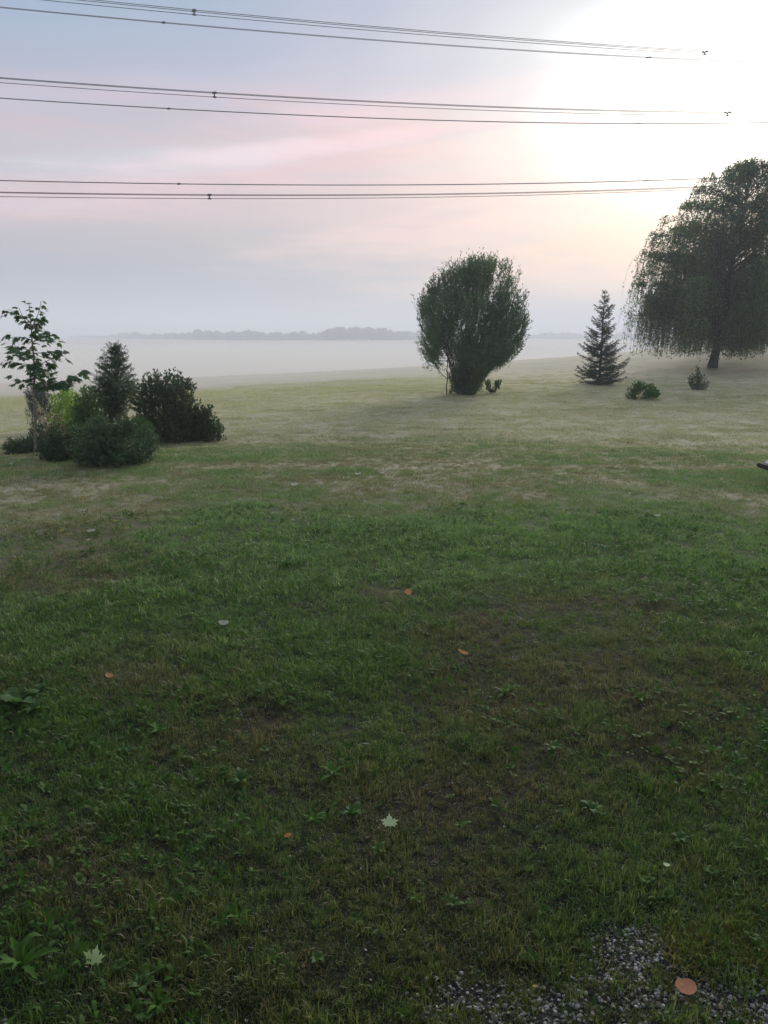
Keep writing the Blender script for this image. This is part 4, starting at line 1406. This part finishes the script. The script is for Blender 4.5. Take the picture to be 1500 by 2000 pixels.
DLEAF = [mesh_np('leaf', *toothed_leaf(1.0, 0.26, 0.9), M['dandelion']), mesh_np('leaf', *toothed_leaf(1.0, 0.30, 0.5), M['dandelion'])]
PLEAF = [mesh_np('leaf', *toothed_leaf(1.0, 0.42, 0.7, False), M['midgreen']), mesh_np('leaf', *toothed_leaf(1.0, 0.5, 1.1, False), M['midgreen'])]


def weed(name, px, py, wpx, n, src, label, cat, group):
    b_ = hit(px, py)
    s_ = mpp(b_)
    root = empty(name, b_ + np.array([0, 0, 0.012]), label, cat, group)
    for k in range(n):
        o = bpy.data.objects.new('leaf', src[k % 2])
        C.objects.link(o)
        o.parent = root
        L = wpx * s_ * 0.5 * random.uniform(0.75, 1.15)
        o.scale = (L, L, L)
        o.rotation_euler = Euler((random.uniform(-0.3, 0.3), random.uniform(-0.5, 0.0), 2 * math.pi * k / n + random.uniform(-0.3, 0.3)))
    return root


GW = 'leafy weeds growing in the lawn'
weed('dandelion_plant', 42, 1895, 150, 10, DLEAF, 'big bright green dandelion rosette at the bottom left corner', 'weed', GW)
for (px, py, wp, n_, kind_, lb) in [
    (35, 1385, 110, 9, 1, 'broad-leaved weed cluster at the left edge beside lush grass'),
    (70, 1395, 70, 7, 1, 'lighter broad-leaved weed right beside the cluster at the left edge'),
    (310, 1435, 60, 8, 0, 'ragged green weed left of the lawn centre'),
    (265, 1545, 45, 6, 1, 'small grey-green weed on the left in patchy turf'),
    (245, 1475, 40, 6, 1, 'pale small weed above the patchy turf at the left'),
    (365, 1487, 30, 4, 1, 'upright single leaf weed in the left middle turf'),
    (470, 1530, 60, 7, 1, 'pale green leafy weed left of the maple leaf in dark grass'),
    (470, 1608, 40, 5, 1, 'weed with two rounded pale leaves above the small orange leaf'),
    (650, 1520, 75, 8, 0, 'jagged green weed above and left of the maple leaf'),
    (535, 1612, 35, 6, 0, 'small weed next to the small curled orange leaf'),
    (612, 1610, 60, 8, 0, 'bright green weed between the orange leaf and the maple leaf'),
    (690, 1600, 60, 8, 1, 'rounded weed right beside the left lobe of the maple leaf'),
    (740, 1670, 45, 6, 1, 'bluish green weed straight below the maple leaf'),
    (465, 1800, 70, 8, 0, 'ragged yellow green weed in the lower left foreground'),
    (405, 1875, 35, 4, 1, 'upright leaf weed right of the half upright maple leaf'),
    (530, 1885, 50, 7, 0, 'small toothed weed in the lower middle foreground'),
    (620, 1885, 50, 6, 1, 'pale weed beside bare soil in the lower middle foreground'),
    (275, 1940, 70, 8, 1, 'broad-leaved weed at the bottom edge left of centre'),
    (310, 1975, 90, 9, 0, 'large toothed weed at the very bottom left of centre'),
    (212, 1720, 45, 6, 0, 'toothed weed between the brown turf and dark grass at the left'),
    (985, 1360, 70, 8, 0, 'toothed green weed in the olive turf right of the centre'),
    (1080, 1470, 55, 7, 1, 'bright upright weed in the right middle lawn'),
    (1250, 1370, 55, 7, 0, 'green weed in the right middle lawn beside dry turf'),
    (1155, 1590, 55, 7, 1, 'grey green weed right of the maple leaf in dry turf'),
    (1270, 1180, 55, 8, 0, 'dark rosette weed in the right middle distance'),
    (560, 1110, 50, 7, 1, 'pale weed patch in the bright green band'),
    (815, 1765, 45, 6, 0, 'slender weed in the lower centre foreground'),
    (885, 1775, 50, 7, 1, 'bluish weed in the lower centre foreground beside the slender weed'),
    (1330, 1650, 50, 7, 1, 'teal green weed at the right above the gravel'),
    (1390, 1475, 50, 7, 0, 'jagged weed at the right in olive turf'),
    (60, 1660, 60, 8, 0, 'low dark green weed at the left edge of the foreground'),
    (785, 1990, 40, 6, 0, 'bright green weed at the bottom edge left of the gravel'),
    (1480, 1860, 45, 7, 0, 'bright green weed at the right edge above the gravel')]:
    weed('leafy_weed', px, py, wp, n_, (DLEAF, PLEAF)[kind_], lb, 'weed', GW)

# ------------------------------------------------------------------ added building and porch behind the camera, unseen, to shade the near lawn
M['added_wall'] = plain_mat('grey_render', (0.30, 0.29, 0.27), 0.9)
M['added_roof'] = plain_mat('dark_roof_sheet', (0.05, 0.045, 0.045), 0.6)
ADDED_HOUSE = True
if ADDED_HOUSE:
    root = empty('added_house', (0, -3.6, 0), 'added unseen building behind the viewer that shades the near lawn', 'added_house')
    add_obj('added_wall', box_mesh('added_wall', 18, 5.0, 5.4, M['added_wall'], 0.02, 1.0, (0, 0, 2.6)), root)
    add_obj('added_porch_roof', box_mesh('added_porch_roof', 13, 2.5, 0.14, M['added_roof'], 0.02, 1.0, (0, 3.9, 2.42)), root)
    for sx_ in (-6.2, 6.2):
        add_obj('added_porch_post', box_mesh('added_porch_post', 0.14, 0.14, 2.4, M['added_wall'], 0.01, 1.0, (sx_, 5.0, 1.15)), root)
    add_obj('added_roof', box_mesh('added_roof', 20, 7.6, 0.22, M['added_roof'], 0.03, 1.0, (0, 0.35, 5.42)), root)

# ------------------------------------------------------------------ haze and the mist in the hollow
def volume_mat(name, density, color, aniso):
    m, t, out = new_mat(name)
    v = t.n('ShaderNodeVolumePrincipled', {'Color': color, 'Density': density, 'Anisotropy': aniso})
    t.t.links.new(v.outputs[0], out.inputs['Volume'])
    return m


def closed_box(name, x0, x1, y0, y1, z0, z1, mat):
    V_ = np.array([(x, y, z) for z in (z0, z1) for y in (y0, y1) for x in (x0, x1)], float)
    Q_ = np.array([(0, 2, 3, 1), (4, 5, 7, 6), (0, 1, 5, 4), (2, 6, 7, 3), (0, 4, 6, 2), (1, 3, 7, 5)])
    return mesh_np(name, V_, Q_, mat, False, 4)


zmin = float(V[:, 2].min()) if False else -9.5
hz = add_obj('haze', closed_box('haze', -2400, 2400, -2400, 2400, zmin, 38.0, volume_mat('haze_air', 0.0021, (0.83, 0.88, 0.965, 1), 0.2)))
tag(hz, 'thin even evening haze over the whole landscape', kind='stuff')
# mist lenses lying in the hollow, thinner ones spilling over its near and far edges
def mist_lens(cx_, cy_, cz_, rx, ry, rz, dens, label):
    nu, nv = 72, 28
    Vm, Qm = [], []
    for a in range(nu):
        th = 2 * math.pi * a / nu
        for b_ in range(nv + 1):
            ph = math.pi * b_ / nv
            Vm.append((cx_ + rx * math.sin(ph) * math.cos(th), cy_ + ry * math.sin(ph) * math.sin(th), cz_ + rz * math.cos(ph) * (0.45 + 1.05 * float(fbm(np.array([40 + (cx_ + rx * math.sin(ph) * math.cos(th)) * 0.02]), np.array([40 + (cy_ + ry * math.sin(ph) * math.sin(th)) * 0.035]), 17, 2)[0]))))
    for a in range(nu):
        for b_ in range(nv):
            Qm.append((a * (nv + 1) + b_, a * (nv + 1) + b_ + 1, ((a + 1) % nu) * (nv + 1) + b_ + 1, ((a + 1) % nu) * (nv + 1) + b_))
    o = add_obj('mist_bank', mesh_np('mist_bank', np.array(Vm), np.array(Qm), volume_mat('ground_mist', dens, (0.89, 0.88, 0.865, 1), 0.1), False, 4))
    return tag(o, label, kind='stuff')


mist_lens(0, 250, -3.9, 620, 160, 2.2, 0.010, 'low pale mist lying in the hollow beyond the mown field')
mist_lens(-40, 290, -4.2, 800, 250, 3.4, 0.0035, 'thin upper mist fading over the far field')
mist_lens(-24, 74, -1.55, 95, 52, 1.5, 0.030, 'thin mist drifting over the near edge of the hollow')
mist_lens(-10, 150, -3.2, 260, 80, 2.3, 0.005, 'thin mist between the field edge and the hollow')
